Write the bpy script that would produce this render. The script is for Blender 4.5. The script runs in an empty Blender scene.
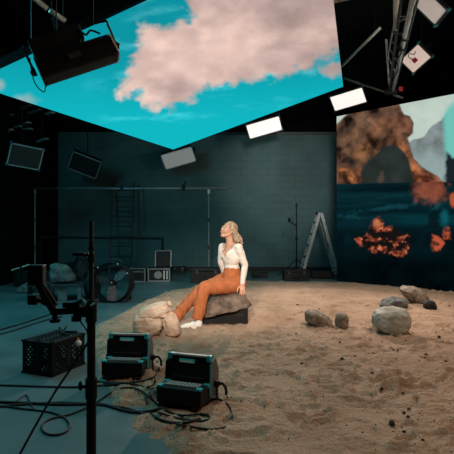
import bpy, bmesh, math, random
import numpy as np
from mathutils import Vector, Matrix, Euler, noise as mnoise
random.seed(7)
C = bpy.context.scene.collection
PI = math.pi
F, CX, CY, H = 480.0, 227.0, 227.0, 1.28      # focal length in px, image centre, lens height

def P(px, py, d):                              # photo point at distance d -> place in the room
    return Vector(((px - CX) * d / F, d, H - (py - CY) * d / F))
def G(px, py, z=0.0):                          # photo point on the ground
    d = (H - z) * F / (py - CY)
    return Vector(((px - CX) * d / F, d, z))

# ------------------------------------------------------------------ noise (numpy)
def _hash(ix, iy, s):
    n = (ix.astype(np.int64) * 374761393 + iy.astype(np.int64) * 668265263 + s * 1442695041) & 0x7fffffff
    n = ((n ^ (n >> 13)) * 1274126177) & 0x7fffffff
    return ((n ^ (n >> 16)) & 0xffff) / 65535.0
def vnoise(x, y, s=0):
    ix, iy = np.floor(x), np.floor(y)
    fx, fy = x - ix, y - iy
    fx = fx * fx * (3 - 2 * fx); fy = fy * fy * (3 - 2 * fy)
    a = _hash(ix, iy, s); b = _hash(ix + 1, iy, s); c = _hash(ix, iy + 1, s); d = _hash(ix + 1, iy + 1, s)
    return (a * (1 - fx) + b * fx) * (1 - fy) + (c * (1 - fx) + d * fx) * fy
def fbm(x, y, s=0, o=5):
    t = np.zeros_like(x); a = .5
    for k in range(o):
        t += a * (vnoise(x, y, s + k * 17) - .5); x = x * 2.03 + 3.1; y = y * 2.03 - 1.7; a *= .5
    return t * 2
def sdf(poly, x, y):                           # signed distance to a polygon, negative inside
    d = np.full(x.shape, 1e9); ins = np.zeros(x.shape, bool)
    n = len(poly)
    for i in range(n):
        ax, ay = poly[i]; bx, by = poly[(i + 1) % n]
        ex, ey = bx - ax, by - ay
        t = np.clip(((x - ax) * ex + (y - ay) * ey) / (ex * ex + ey * ey + 1e-12), 0, 1)
        d = np.minimum(d, (x - ax - t * ex) ** 2 + (y - ay - t * ey) ** 2)
        c = (ay > y) != (by > y)
        xi = ax + (y - ay) * ex / (ey if abs(ey) > 1e-12 else 1e-12)
        ins ^= c & (x < xi)
    d = np.sqrt(d)
    return np.where(ins, -d, d)
def sst(e0, e1, x):
    t = np.clip((x - e0) / (e1 - e0), 0, 1); return t * t * (3 - 2 * t)
def lin(c):
    c = np.asarray(c, float) / 255.
    return np.where(c <= .04045, c / 12.92, ((c + .055) / 1.055) ** 2.4)

# ------------------------------------------------------------------ materials
def mat(name, col, rough=.6, metal=0., var=.0, scale=8., bump=0., bscale=40., col2=None, emit=None, es=0., spec=.5):
    m = bpy.data.materials.new(name); m.use_nodes = True
    nt = m.node_tree; b = nt.nodes['Principled BSDF']
    b.inputs['Base Color'].default_value = (*col, 1); b.inputs['Roughness'].default_value = rough
    b.inputs['Metallic'].default_value = metal; b.inputs['Specular IOR Level'].default_value = spec
    tc = nt.nodes.new('ShaderNodeTexCoord')
    if var > 0 or col2:
        n = nt.nodes.new('ShaderNodeTexNoise'); n.inputs['Scale'].default_value = scale; n.inputs['Detail'].default_value = 6
        nt.links.new(tc.outputs['Object'], n.inputs['Vector'])
        r = nt.nodes.new('ShaderNodeValToRGB')
        c2 = col2 or tuple(min(1, c * (1 + var)) for c in col)
        c1 = col if col2 else tuple(c * (1 - var) for c in col)
        r.color_ramp.elements[0].position = .35; r.color_ramp.elements[0].color = (*c1, 1)
        r.color_ramp.elements[1].position = .65; r.color_ramp.elements[1].color = (*c2, 1)
        nt.links.new(n.outputs['Fac'], r.inputs['Fac']); nt.links.new(r.outputs['Color'], b.inputs['Base Color'])
    if bump > 0:
        n2 = nt.nodes.new('ShaderNodeTexNoise'); n2.inputs['Scale'].default_value = bscale; n2.inputs['Detail'].default_value = 8
        nt.links.new(tc.outputs['Object'], n2.inputs['Vector'])
        bp = nt.nodes.new('ShaderNodeBump'); bp.inputs['Strength'].default_value = bump; bp.inputs['Distance'].default_value = .02
        nt.links.new(n2.outputs['Fac'], bp.inputs['Height']); nt.links.new(bp.outputs['Normal'], b.inputs['Normal'])
    if emit:
        b.inputs['Emission Color'].default_value = (*emit, 1); b.inputs['Emission Strength'].default_value = es
    return m
M = {}
M['black'] = mat('black_metal', (.005, .0055, .006), .6, 0, .3, spec=.3)
M['black_plastic'] = mat('black_plastic', (.007, .008, .009), .55, 0, .3, spec=.3)
M['rubber'] = mat('black_rubber', (.008, .008, .009), .7, 0, .3)
M['darkgrey'] = mat('dark_grey_metal', (.05, .055, .058), .45, .3, .2)
M['grey'] = mat('grey_metal', (.28, .29, .29), .4, .5, .15)
M['alu'] = mat('aluminium', (.62, .63, .61), .4, .25, .12)
M['palepipe'] = mat('pale_pipe', (.62, .60, .52), .4, .3, .1)
M['teal'] = mat('teal_plastic', (.04, .55, .62), .4, 0, .1)  # teal reflection of the sky screen put into the corner guards' colour
M['guard'] = mat('dark_teal_plastic', (.02, .14, .16), .5)
M['ladder'] = mat('ladder_rail', (.36, .42, .43), .4, .25, .2, 14)
M['red'] = mat('red_tag', (.45, .02, .03), .5)
M['orange_tip'] = mat('orange_tip', (.55, .22, .10), .5)
M['white'] = mat('white_plastic', (.75, .73, .68), .4)
M['diffuser_off'] = mat('unlit_diffuser', (.25, .22, .22), .35, 0, .04)
M['diffuser_dark'] = mat('unlit_dark_diffuser', (.03, .034, .036), .4, 0, .1)
M['screen_back'] = mat('screen_housing', (.004, .004, .0045), .8, spec=.1)
M['plate'] = mat('end_plate_grey', (.13, .13, .13), .5, 0, .15)
M['blade'] = mat('fan_blade', (.17, .175, .18), .4, .4, .2)
M['skin'] = mat('skin', (.60, .33, .225), .5, 0, .05, 30)
M['lip'] = mat('lip', (.55, .2, .17), .4)
M['eye_white'] = mat('eye_white', (.8, .8, .8), .25)
M['iris'] = mat('iris', (.05, .04, .03), .2)
M['hair'] = mat('blonde_hair', (.26, .18, .105), .5, 0, 0, 26, .6, 90, col2=(.58, .45, .31))
M['blouse'] = mat('cream_knit', (.78, .73, .66), .85, 0, .04, 60, .25, 220)
M['trousers'] = mat('rust_fabric', (.43, .130, .042), .8, 0, .12, 18, .2, 160)
M['shoe'] = mat('white_canvas', (.72, .72, .68), .7, 0, .05, 40)
M['sole'] = mat('shoe_sole', (.8, .78, .72), .6)
M['button'] = mat('button', (.35, .27, .2), .4)
M['bag'] = mat('beige_bag_cloth', (.56, .40, .29), .85, 0, 0, 9, .35, 60, col2=(.72, .55, .42))
M['tie'] = mat('bag_tie', (.35, .24, .17), .8)
M['rock_brown'] = mat('brown_rock', (.060, .042, .032), .9, 0, 0, 9, .9, 18, col2=(.23, .175, .135))
M['rock_light'] = mat('pale_rock', (.30, .29, .25), .9, 0, 0, 5, .7, 16, col2=(.55, .54, .47))
M['rock_tan'] = mat('tan_rock', (.15, .115, .085), .9, 0, 0, 9, .9, 20, col2=(.38, .31, .24))
M['rock_grey'] = mat('grey_rock', (.06, .065, .065), .9, 0, 0, 9, .8, 16, col2=(.18, .19, .18))
M['rock_dark'] = mat('dark_rock', (.02, .02, .02), .9, 0, .4, 6, .7, 16)
M['stone'] = mat('small_stone', (.035, .03, .027), .85, 0, .4, 20)
M['stone_pale'] = mat('small_pale_stone', (.32, .27, .21), .85, 0, .3, 20)
M['curtain'] = mat('black_drape', (.003, .0035, .004), .95, 0, .2, spec=.1)
M['ceil'] = mat('black_ceiling', (.004, .0045, .005), .9, 0, .2, spec=.2)
M['plinth'] = mat('baseboard_black', (.006, .007, .008), .7, 0, .3)
M['mat_floor'] = mat('mat_black', (.010, .011, .012), .8, 0, .3, 6)

def lamp_mat(name, col, s):
    m = bpy.data.materials.new(name); m.use_nodes = True; nt = m.node_tree
    b = nt.nodes['Principled BSDF']; b.inputs['Base Color'].default_value = (.6, .55, .5, 1)
    b.inputs['Emission Color'].default_value = (*col, 1); b.inputs['Emission Strength'].default_value = s
    return m
M['lit'] = lamp_mat('lit_diffuser', (1, .88, .82), 1.03)
M['faint'] = lamp_mat('faint_diffuser', (.84, .86, .84), .14)  # weak emission gives this panel face its grey tone
M['dimmer'] = lamp_mat('dimmer_diffuser', (1, .72, .66), .24)
M['dim'] = lamp_mat('dim_diffuser', (1, .70, .60), .42)

def screen_mat(name, strength):                # the picture a screen gives off, stored as one colour per pixel vertex
    m = bpy.data.materials.new(name); m.use_nodes = True; nt = m.node_tree
    nt.nodes.clear()
    o = nt.nodes.new('ShaderNodeOutputMaterial'); e = nt.nodes.new('ShaderNodeEmission')
    a = nt.nodes.new('ShaderNodeVertexColor'); a.layer_name = 'picture'
    nt.links.new(a.outputs['Color'], e.inputs['Color']); e.inputs['Strength'].default_value = strength
    nt.links.new(e.outputs['Emission'], o.inputs['Surface'])
    return m

# wall: painted concrete block
def wall_mat():
    m = mat('painted_block_wall', (.1, .1, .1), .75); nt = m.node_tree; b = nt.nodes['Principled BSDF']
    tc = nt.nodes.new('ShaderNodeTexCoord'); mp = nt.nodes.new('ShaderNodeMapping')
    mp.inputs['Rotation'].default_value = (PI / 2, 0, 0)
    nt.links.new(tc.outputs['Object'], mp.inputs['Vector'])
    br = nt.nodes.new('ShaderNodeTexBrick'); br.inputs['Scale'].default_value = 1
    br.inputs['Brick Width'].default_value = .4; br.inputs['Row Height'].default_value = .2
    br.inputs['Mortar Size'].default_value = .008; br.inputs['Mortar Smooth'].default_value = .4
    br.inputs['Color1'].default_value = (.070, .145, .153, 1); br.inputs['Color2'].default_value = (.078, .155, .163, 1)
    br.inputs['Mortar'].default_value = (.056, .112, .118, 1)
    nt.links.new(mp.outputs['Vector'], br.inputs['Vector'])
    n = nt.nodes.new('ShaderNodeTexNoise'); n.inputs['Scale'].default_value = .9; n.inputs['Detail'].default_value = 7
    nt.links.new(tc.outputs['Object'], n.inputs['Vector'])
    mr = nt.nodes.new('ShaderNodeMapRange'); mr.inputs[1].default_value = .3; mr.inputs[2].default_value = .7
    mr.inputs[3].default_value = .75; mr.inputs[4].default_value = 1.25
    nt.links.new(n.outputs['Fac'], mr.inputs[0])
    mx = nt.nodes.new('ShaderNodeMix'); mx.data_type = 'RGBA'; mx.blend_type = 'MULTIPLY'; mx.inputs[0].default_value = 1
    nt.links.new(br.outputs['Color'], mx.inputs[6]); nt.links.new(mr.outputs[0], mx.inputs[7])
    nt.links.new(mx.outputs[2], b.inputs['Base Color'])
    bp = nt.nodes.new('ShaderNodeBump'); bp.inputs['Strength'].default_value = .35; bp.inputs['Distance'].default_value = .008
    nt.links.new(br.outputs['Fac'], bp.inputs['Height']); bp.invert = True
    nt.links.new(bp.outputs['Normal'], b.inputs['Normal'])
    return m
M['wall'] = wall_mat()
M['floor'] = mat('sealed_concrete', (.060, .118, .125), .40, 0, 0, 1.6, .15, 30, col2=(.11, .175, .18))
def sand_mat():
    m = mat('brown_sand', (.40, .265, .178), .95, 0, 0, 2.2, .0, 30, col2=(.50, .345, .245), spec=.15)
    nt = m.node_tree; b = nt.nodes['Principled BSDF']
    tc = nt.nodes.new('ShaderNodeTexCoord')
    prev = None
    for sc, st, di in ((14, .6, .06), (50, .7, .03), (220, .7, .008)):
        n = nt.nodes.new('ShaderNodeTexNoise'); n.inputs['Scale'].default_value = sc; n.inputs['Detail'].default_value = 5
        nt.links.new(tc.outputs['Object'], n.inputs['Vector'])
        bp = nt.nodes.new('ShaderNodeBump'); bp.inputs['Strength'].default_value = st; bp.inputs['Distance'].default_value = di
        nt.links.new(n.outputs['Fac'], bp.inputs['Height'])
        if prev: nt.links.new(prev.outputs['Normal'], bp.inputs['Normal'])
        prev = bp
    nt.links.new(prev.outputs['Normal'], b.inputs['Normal'])
    return m
M['sand'] = sand_mat()

# ------------------------------------------------------------------ object helpers
def tag(o, label, cat, group=None):
    o['label'] = label; o['category'] = cat
    if group: o['group'] = group
    return o
def thing(name, label, cat, loc=(0, 0, 0), rot=None, group=None):
    o = bpy.data.objects.new(name, None); o.empty_display_size = .1
    C.objects.link(o)
    o.matrix_world = Matrix.Translation(Vector(loc)) @ (rot.to_4x4() if rot is not None else Matrix())
    return tag(o, label, cat, group)

class B:
    def __init__(s): s.bm = bmesh.new()
    def _new(s, verts, T):
        for v in verts: v.co = T @ v.co
    def box(s, c, size, R=None):
        r = bmesh.ops.create_cube(s.bm, size=1)
        T = Matrix.Translation(Vector(c)) @ (R.to_4x4() if R is not None else Matrix()) @ Matrix.Diagonal((*size, 1))
        s._new(r['verts'], T); return s
    def cyl(s, p0, p1, r0, r1=None, n=14, caps=True):
        p0, p1 = Vector(p0), Vector(p1); r1 = r0 if r1 is None else r1
        d = p1 - p0
        r = bmesh.ops.create_cone(s.bm, cap_ends=caps, segments=n, radius1=r0, radius2=r1, depth=d.length)
        T = Matrix.Translation((p0 + p1) / 2) @ Vector((0, 0, 1)).rotation_difference(d.normalized()).to_matrix().to_4x4()
        s._new(r['verts'], T); return s
    def ell(s, c, rad, R=None, sub=3):
        r = bmesh.ops.create_icosphere(s.bm, subdivisions=sub, radius=1)
        T = Matrix.Translation(Vector(c)) @ (R.to_4x4() if R is not None else Matrix()) @ Matrix.Diagonal((*rad, 1))
        s._new(r['verts'], T); return s
    def cap(s, p0, p1, r0, r1=None):            # tapered limb with round ends
        r1 = r0 if r1 is None else r1
        s.cyl(p0, p1, r0, r1, 20); s.ell(p0, (r0,) * 3, None, 2); s.ell(p1, (r1,) * 3, None, 2); return s
    def chain(s, pts, rad):
        for i in range(len(pts) - 1): s.cap(pts[i], pts[i + 1], rad[i], rad[i + 1])
        return s
    def tube(s, pts, r, n=8, closed=False, smooth=4):
        pts = [Vector(p) for p in pts]
        if smooth > 1 and len(pts) > 2:
            q = []; m = len(pts); rng = m if closed else m - 1
            for i in range(rng):
                if closed: a, b, c, d = pts[i - 1], pts[i], pts[(i + 1) % m], pts[(i + 2) % m]
                else: a, b, c, d = pts[max(0, i - 1)], pts[i], pts[i + 1], pts[min(m - 1, i + 2)]
                for k in range(smooth):
                    t = k / smooth
                    q.append(.5 * ((2 * b) + (c - a) * t + (2 * a - 5 * b + 4 * c - d) * t * t + (3 * b - a - 3 * c + d) * t ** 3))
            if not closed: q.append(pts[-1])
            pts = q
        m = len(pts); rings = []; up = Vector((0, 0, 1)); nrm = None
        for i in range(m):
            if closed: t = pts[(i + 1) % m] - pts[i - 1]
            else: t = pts[min(m - 1, i + 1)] - pts[max(0, i - 1)]
            t.normalize()
            if nrm is None:
                nrm = t.orthogonal().normalized()
            nrm = (nrm - t * nrm.dot(t))
            nrm = nrm.normalized() if nrm.length > 1e-6 else t.orthogonal().normalized()
            bi = t.cross(nrm)
            rings.append([s.bm.verts.new(pts[i] + r * (math.cos(2 * PI * k / n) * nrm + math.sin(2 * PI * k / n) * bi)) for k in range(n)])
        for i in range(m if closed else m - 1):
            a, b = rings[i], rings[(i + 1) % m]
            for k in range(n): s.bm.faces.new((a[k], a[(k + 1) % n], b[(k + 1) % n], b[k]))
        if not closed:
            s.bm.faces.new(list(reversed(rings[0]))); s.bm.faces.new(rings[-1])
        return s
    def prism(s, poly, vec):                    # planar outline given real thickness
        vec = Vector(vec)
        a = [s.bm.verts.new(Vector(p)) for p in poly]; b = [s.bm.verts.new(Vector(p) + vec) for p in poly]
        n = len(a)
        s.bm.faces.new(a); s.bm.faces.new(list(reversed(b)))
        for i in range(n): s.bm.faces.new((a[(i + 1) % n], a[i], b[i], b[(i + 1) % n]))
        return s
    def mesh(s, name='m', off=None):
        if off is not None:
            for v in s.bm.verts: v.co -= Vector(off)
        bmesh.ops.recalc_face_normals(s.bm, faces=s.bm.faces[:])
        me = bpy.data.meshes.new(name); s.bm.to_mesh(me); s.bm.free(); return me
    def done(s, name, m, parent=None, off=None, bevel=0., smooth=False):
        me = s.mesh(name, off)
        return link(name, me, m, parent, bevel, smooth)

def link(name, me, m, parent=None, bevel=0., smooth=False):
    if m is not None: me.materials.append(M[m] if isinstance(m, str) else m)
    o = bpy.data.objects.new(name, me); C.objects.link(o)
    if parent is not None: o.parent = parent
    if smooth:
        me.shade_smooth()
    if bevel:
        b = o.modifiers.new('bevel', 'BEVEL'); b.width = bevel; b.segments = 2; b.limit_method = 'ANGLE'; b.angle_limit = .6
    return o

def fuse(b, voxel, it=6, fac=.5):               # overlapping volumes -> one continuous skin
    me = b.mesh('tmp')
    o = bpy.data.objects.new('tmp', me); C.objects.link(o)
    r = o.modifiers.new('r', 'REMESH'); r.mode = 'VOXEL'; r.voxel_size = voxel; r.use_smooth_shade = True
    if it:
        s = o.modifiers.new('s', 'SMOOTH'); s.factor = fac; s.iterations = it
    dg = bpy.context.evaluated_depsgraph_get()
    out = bpy.data.meshes.new_from_object(o.evaluated_get(dg))
    bpy.data.objects.remove(o); bpy.data.meshes.remove(me)
    out.shade_smooth()
    return out
def coords(me):
    a = np.empty(len(me.vertices) * 3); me.vertices.foreach_get('co', a); return a.reshape(-1, 3)
def setco(me, a):
    me.vertices.foreach_set('co', a.astype(np.float32).ravel()); me.update()

def grid_mesh(name, XYZ, cols=None):            # XYZ: (n, m, 3)
    n, m = XYZ.shape[:2]
    me = bpy.data.meshes.new(name)
    idx = np.arange(n * m).reshape(n, m)
    q = np.stack([idx[:-1, :-1], idx[1:, :-1], idx[1:, 1:], idx[:-1, 1:]], -1).reshape(-1, 4)
    me.vertices.add(n * m); me.vertices.foreach_set('co', XYZ.reshape(-1).astype(np.float32))
    me.loops.add(q.size); me.loops.foreach_set('vertex_index', q.ravel().astype(np.int32))
    me.polygons.add(len(q)); me.polygons.foreach_set('loop_start', np.arange(0, q.size, 4).astype(np.int32))
    me.update(calc_edges=True); me.validate()
    if cols is not None:
        ca = me.color_attributes.new('picture', 'FLOAT_COLOR', 'POINT')
        rgba = np.concatenate([cols.reshape(-1, 3), np.ones((n * m, 1))], 1)
        ca.data.foreach_set('color', rgba.astype(np.float32).ravel())
    return me

def struct(o): o['kind'] = 'structure'; return o

# ================================================================== SETTING
WY = 14.0                                       # back wall
LX = -4.9; RX = 8.0
b = B(); b.box(((LX + RX) / 2, 6.75, -.05), (RX - LX + .4, 15.3, .1)); struct(b.done('floor', 'floor'))
b = B(); b.box(((LX + RX) / 2, WY + .1, 2.025), (RX - LX + .4, .2, 4.05)); struct(b.done('wall_back', 'wall'))
b = B(); b.box(((LX + RX) / 2, WY + .08, 5.125), (RX - LX + .4, .24, 2.15)); struct(b.done('trim_1', 'curtain'))
b = B()
for i in range(34):                             # pleated black drape along the left side
    y0 = -.6 + i * .44
    b.prism([(LX - .12, y0, 0), (LX, y0 + .11, 0), (LX, y0 + .33, 0), (LX - .12, y0 + .44, 0)], (0, 0, 6.2))
struct(b.done('wall_left', 'curtain'))
b = B(); b.box((RX + .1, 6.75, 3.1), (.2, 15.3, 6.2)); struct(b.done('wall_right', 'curtain'))
b = B(); b.box(((LX + RX) / 2, 6.75, 6.25), (RX - LX + .4, 15.3, .1)); struct(b.done('ceiling', 'ceil'))
b = B(); b.box(((LX + RX) / 2, WY - .015, .06), (RX - LX, .03, .12)); struct(b.done('baseboard_back', 'plinth'))
b = B(); b.box((1.6, WY - .03, 4.0), (5.4, .05, .05)); struct(b.done('trim_2', 'darkgrey'))

# ------------------------------------------------------------------ sand
sand_px = [(218, 282), (337, 283), (400, 286), (454, 291), (560, 300), (560, 474), (150, 474), (142, 446), (118, 428), (106, 408), (98, 388),
           (93, 370), (93, 345), (90, 331), (101, 322), (120, 313), (140, 303), (165, 294), (190, 287)]
sand_w = [tuple(G(x, y)[:2]) for x, y in sand_px]
gx = np.arange(-2.7, 6.2, .022); gy = np.arange(2.0, 11.9, .022)
SX, SY = np.meshgrid(gx, gy, indexing='ij')
wob = .10 * fbm(SX * 1.8, SY * 1.8, 3, 4) + .03 * fbm(SX * 9, SY * 9, 9, 3)
corner = sst(1.2, -1.2, SX) * sst(4.6, 3.0, SY)
d_s = sdf(sand_w, SX, SY) + wob + corner * .30 * (fbm(SX * 3.2, SY * 3.2, 21, 5) + .15)
for (hx, hy, rx, ry) in ((120, 412, .14, .10),):
    g = G(hx, hy); q = np.sqrt(((SX - g.x) / rx) ** 2 + ((SY - g.y) / ry) ** 2)
    d_s = np.maximum(d_s, (.9 + .5 * fbm(SX * 5, SY * 5, 33, 4) - q) * .12)
d_s = np.maximum(d_s, .22 - ((SX - 2.6) * -.718 + (SY - 11.38) * -.696))   # stops at the foot of the wall screen
msk = sst(.05, -.14, d_s)
hgt = .018 * fbm(SX * 1.3, SY * 1.3, 41, 3) + .012 * fbm(SX * 4.5, SY * 3.2, 51, 4) + .022 * np.abs(fbm(SX * 6 + .5 * SY, SY * 8, 61, 5))
rs = random.Random(5)
for k in range(700):                            # scuffs and prints trodden into the sand
    fy = rs.uniform(2.5, 10.5); fx = rs.uniform(-1.7, .5 * fy + .2); a = rs.gauss(.25, .7); L = rs.uniform(.05, .15); w = L * rs.uniform(.2, .45)
    i0, i1 = np.searchsorted(gx, (fx - .35, fx + .35)); j0, j1 = np.searchsorted(gy, (fy - .35, fy + .35))
    sl = (slice(i0, i1), slice(j0, j1)); xx, yy = SX[sl], SY[sl]
    nn = .35 * fbm(xx * 12, yy * 12, 200 + k, 3)
    u = (xx - fx) * math.cos(a) + (yy - fy) * math.sin(a); v = -(xx - fx) * math.sin(a) + (yy - fy) * math.cos(a)
    q = np.sqrt((u / L) ** 2 + (v / w) ** 2) + nn
    dep = rs.uniform(.008, .026)
    hgt[sl] += -dep * sst(1.2, .4, q) + dep * .8 * np.exp(-((q - 1.35) / .3) ** 2)
lump = np.maximum(0, fbm(SX * 11, SY * 11, 301, 4) - .12) * np.clip(fbm(SX * 1.1, SY * 1.1, 311, 3) * 2 + .55, 0, 1.4)
rid = 1 - np.abs(fbm(SX * 3.1 + 1.5 * fbm(SX * 2, SY * 2, 321, 3), SY * 5.2, 331, 4)) * 3.2
hgt = hgt + .055 * lump + .014 * np.clip(rid, 0, 1) ** 2
SZ = -.02 + msk * (.048 + hgt)
sand = link('sand', grid_mesh('sand', np.stack([SX, SY, SZ], -1)), 'sand', smooth=True)
tag(sand, 'brown sand spread over the studio floor under the woman and rocks', 'sand'); sand['kind'] = 'stuff'
def gz(x, y):
    i = int(round((x - gx[0]) / .022)); j = int(round((y - gy[0]) / .022))
    if 0 <= i < len(gx) and 0 <= j < len(gy): return max(0., float(SZ[i, j]))
    return 0.
def GS(px, py):                                 # point on the sand or floor seen at this photo point
    g = G(px, py)
    for _ in range(3): g = G(px, py, gz(g.x, g.y))
    return g

# ================================================================== SCREENS
# ceiling screen: tilted rectangle hung over the set
v1 = Vector((1701, -480, 532)).normalized(); v2 = Vector((130, 480, 18)).normalized()
v2 = (v2 - v1 * v1.dot(v2)).normalized(); n3 = v1.cross(v2).normalized()      # n3 points up
A0 = P(173, 149, 11.5); SW, SL = 4.137, 6.27
nu, nv = 260, 390
U, V = np.meshgrid(np.linspace(0, SW, nu), np.linspace(-SL, 0, nv), indexing='ij')
pts = np.array(A0)[None, None] + U[..., None] * np.array(v1) + V[..., None] * np.array(v2)
qx = CX + F * pts[..., 0] / pts[..., 1]; qy = CY - F * (pts[..., 2] - H) / pts[..., 1]
cloud = [(186, -8), (184, 20), (161, 27), (143, 21), (139, 45), (127, 72), (116, 90), (117, 101), (138, 95), (148, 108), (172, 109), (183, 104),
         (197, 94), (228, 83), (262, 78), (288, 80), (298, 74), (312, 69), (330, 58), (345, 50), (470, 10), (470, -150), (186, -150)]
dc = sdf(cloud, qx + 11 * fbm(qx / 20, qy / 15, 4, 6), qy + 10 * fbm(qx / 20, qy / 15, 14, 6)) + 9 * fbm(qx / 9, qy / 7, 24, 5)
cm = sst(4, -8, dc)
cm = np.maximum(cm, .92 * sst(1.2, .1, np.hypot((qx - 333) / 16, (qy - 69) / 8) + .8 * fbm(qx / 9, qy / 7, 6, 4)))
cm = np.maximum(cm, .38 * sst(1.2, .0, np.hypot((qx - 28) / 17, (qy - 99) / 7) + .7 * fbm(qx / 9, qy / 7, 7, 4)))
cm = np.maximum(cm, .45 * sst(1.2, .0, np.hypot((qx + 1) / 7, (qy - 84) / 7)))
sky = lin((12, 150, 164))[None, None] * (1 + .18 * fbm(qx / 60, qy / 40, 8, 4))[..., None]
sky = sky * (1 - sst(40, 130, qy)[..., None]) + sst(40, 130, qy)[..., None] * lin((16, 184, 196))
wisp = sst(.05, .7, fbm(qx / 34 + qy / 60, qy / 9, 44, 5)) * sst(40, 0, dc); sky = sky * (1 + .35 * wisp[..., None]) + .05 * wisp[..., None]
pink = lin((216, 186, 177)); lil = lin((170, 146, 144)); warm = lin((240, 206, 192))
tn = np.clip(.5 + 1.1 * fbm(qx / 45, qy / 30, 12, 5) + .35 * sst(250, 340, qx) - .25 * sst(200, 130, qx), 0, 1)[..., None]
cc = (1 - tn) * warm + tn * lil; cc = (.68 * cc + .32 * pink) * (1 + .22 * fbm(qx / 16, qy / 11, 29, 5))[..., None]
cc = cc * (1 - .35 * (sst(40, 0, np.hypot(qx - 290, (qy - 22) * 1.8)))[..., None])
col = sky * (1 - cm[..., None]) + cc * cm[..., None]
M['sky_picture'] = screen_mat('sky_picture', 1.0)
cs = thing('ceiling_screen', 'large tilted overhead screen showing a turquoise sky with a pink cloud', 'screen', A0)
pl = pts - np.array(A0) - .012 * np.array(n3)
link('display', grid_mesh('display', pl[:, ::-1], col[:, ::-1]), 'sky_picture', cs)
RS = Matrix((v1, v2, n3)).transposed()
b = B(); ctr = v1 * SW / 2 - v2 * SL / 2
b.box(ctr + n3 * .06, (SW, SL, .09), RS); b.done('housing', 'screen_back', cs)
b = B()
for k in range(5): b.box(v1 * (SW * (k + .5) / 5) - v2 * SL / 2 + n3 * .2, (.06, SL, .14), RS)
b.done('frame', 'black', cs)
for (u, v) in ((.4, -.5), (3.7, -.5), (.4, -5.6), (3.7, -5.6)):
    p0 = v1 * u + v2 * v + n3 * .2
    B().cyl(p0, (p0.x, p0.y, 6.2 - A0.z), .008, n=6).done('hanging_cable', 'black', cs)

# wall screen at the right
W0 = Vector((2.6, 11.38, 0)); W1 = Vector((4.47, 9.45, 0)); wd = (W1 - W0).normalized(); wn = Vector((-wd.y * -1, -wd.x, 0))
wn = Vector((wd.y, -wd.x, 0));  wn = wn if wn.y < 0 else -wn
WLn, WH, WB = 4.6, 3.90, .02
nu, nv = 420, 330
T, Z = np.meshgrid(np.linspace(0, WLn, nu), np.linspace(WB, WH, nv), indexing='ij')
pts = np.stack([W0.x + T * wd.x, W0.y + T * wd.y, Z], -1)
qx = CX + F * pts[..., 0] / pts[..., 1]; qy = CY - F * (pts[..., 2] - H) / pts[..., 1]
def over(col, c, a): return col * (1 - a[..., None]) + np.asarray(c) * a[..., None]
w1 = 3.0 * fbm(qx / 9, qy / 9, 71, 4); w2 = 3.0 * fbm(qx / 9, qy / 9, 72, 4)
X, Y = qx + w1, qy + w2
n_a = fbm(qx / 12, qy / 12, 73, 5); n_b = fbm(qx / 5, qy / 5, 74, 4); n_c = np.abs(fbm(qx / 16, qy / 22, 75, 5))
skyc = lin((188, 203, 192)) * (1 + .18 * fbm(qx / 20, qy / 14, 76, 4))[..., None]
col = skyc
# far mountains and mist
mt = [(405, 145), (413, 140), (425, 136), (431, 128), (438, 122), (446, 114), (470, 110), (470, 190), (405, 190)]
a = sst(1.2, -1.2, sdf(mt, X, Y)); cmt = lin((118, 128, 128)) * (1 + .7 * n_a + .25 * n_b)[..., None]
cmt = cmt * (1 - .75 * sst(140, 168, qy)[..., None]) + .75 * sst(140, 168, qy)[..., None] * lin((150, 172, 170))
col = over(col, cmt, a)
# bright teal mist bank at the right edge
a = sst(4, -4, sdf([(443, 118), (447, 108), (458, 98), (700, 60), (700, 160), (450, 160), (445, 150)], qx, qy))
col = over(col, lin((112, 192, 182)), a)
a = sst(2, -2, sdf([(446, 152), (452, 158), (700, 150), (700, 200), (444, 200)], X, Y)); col = over(col, lin((26, 36, 40)), a)
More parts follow.
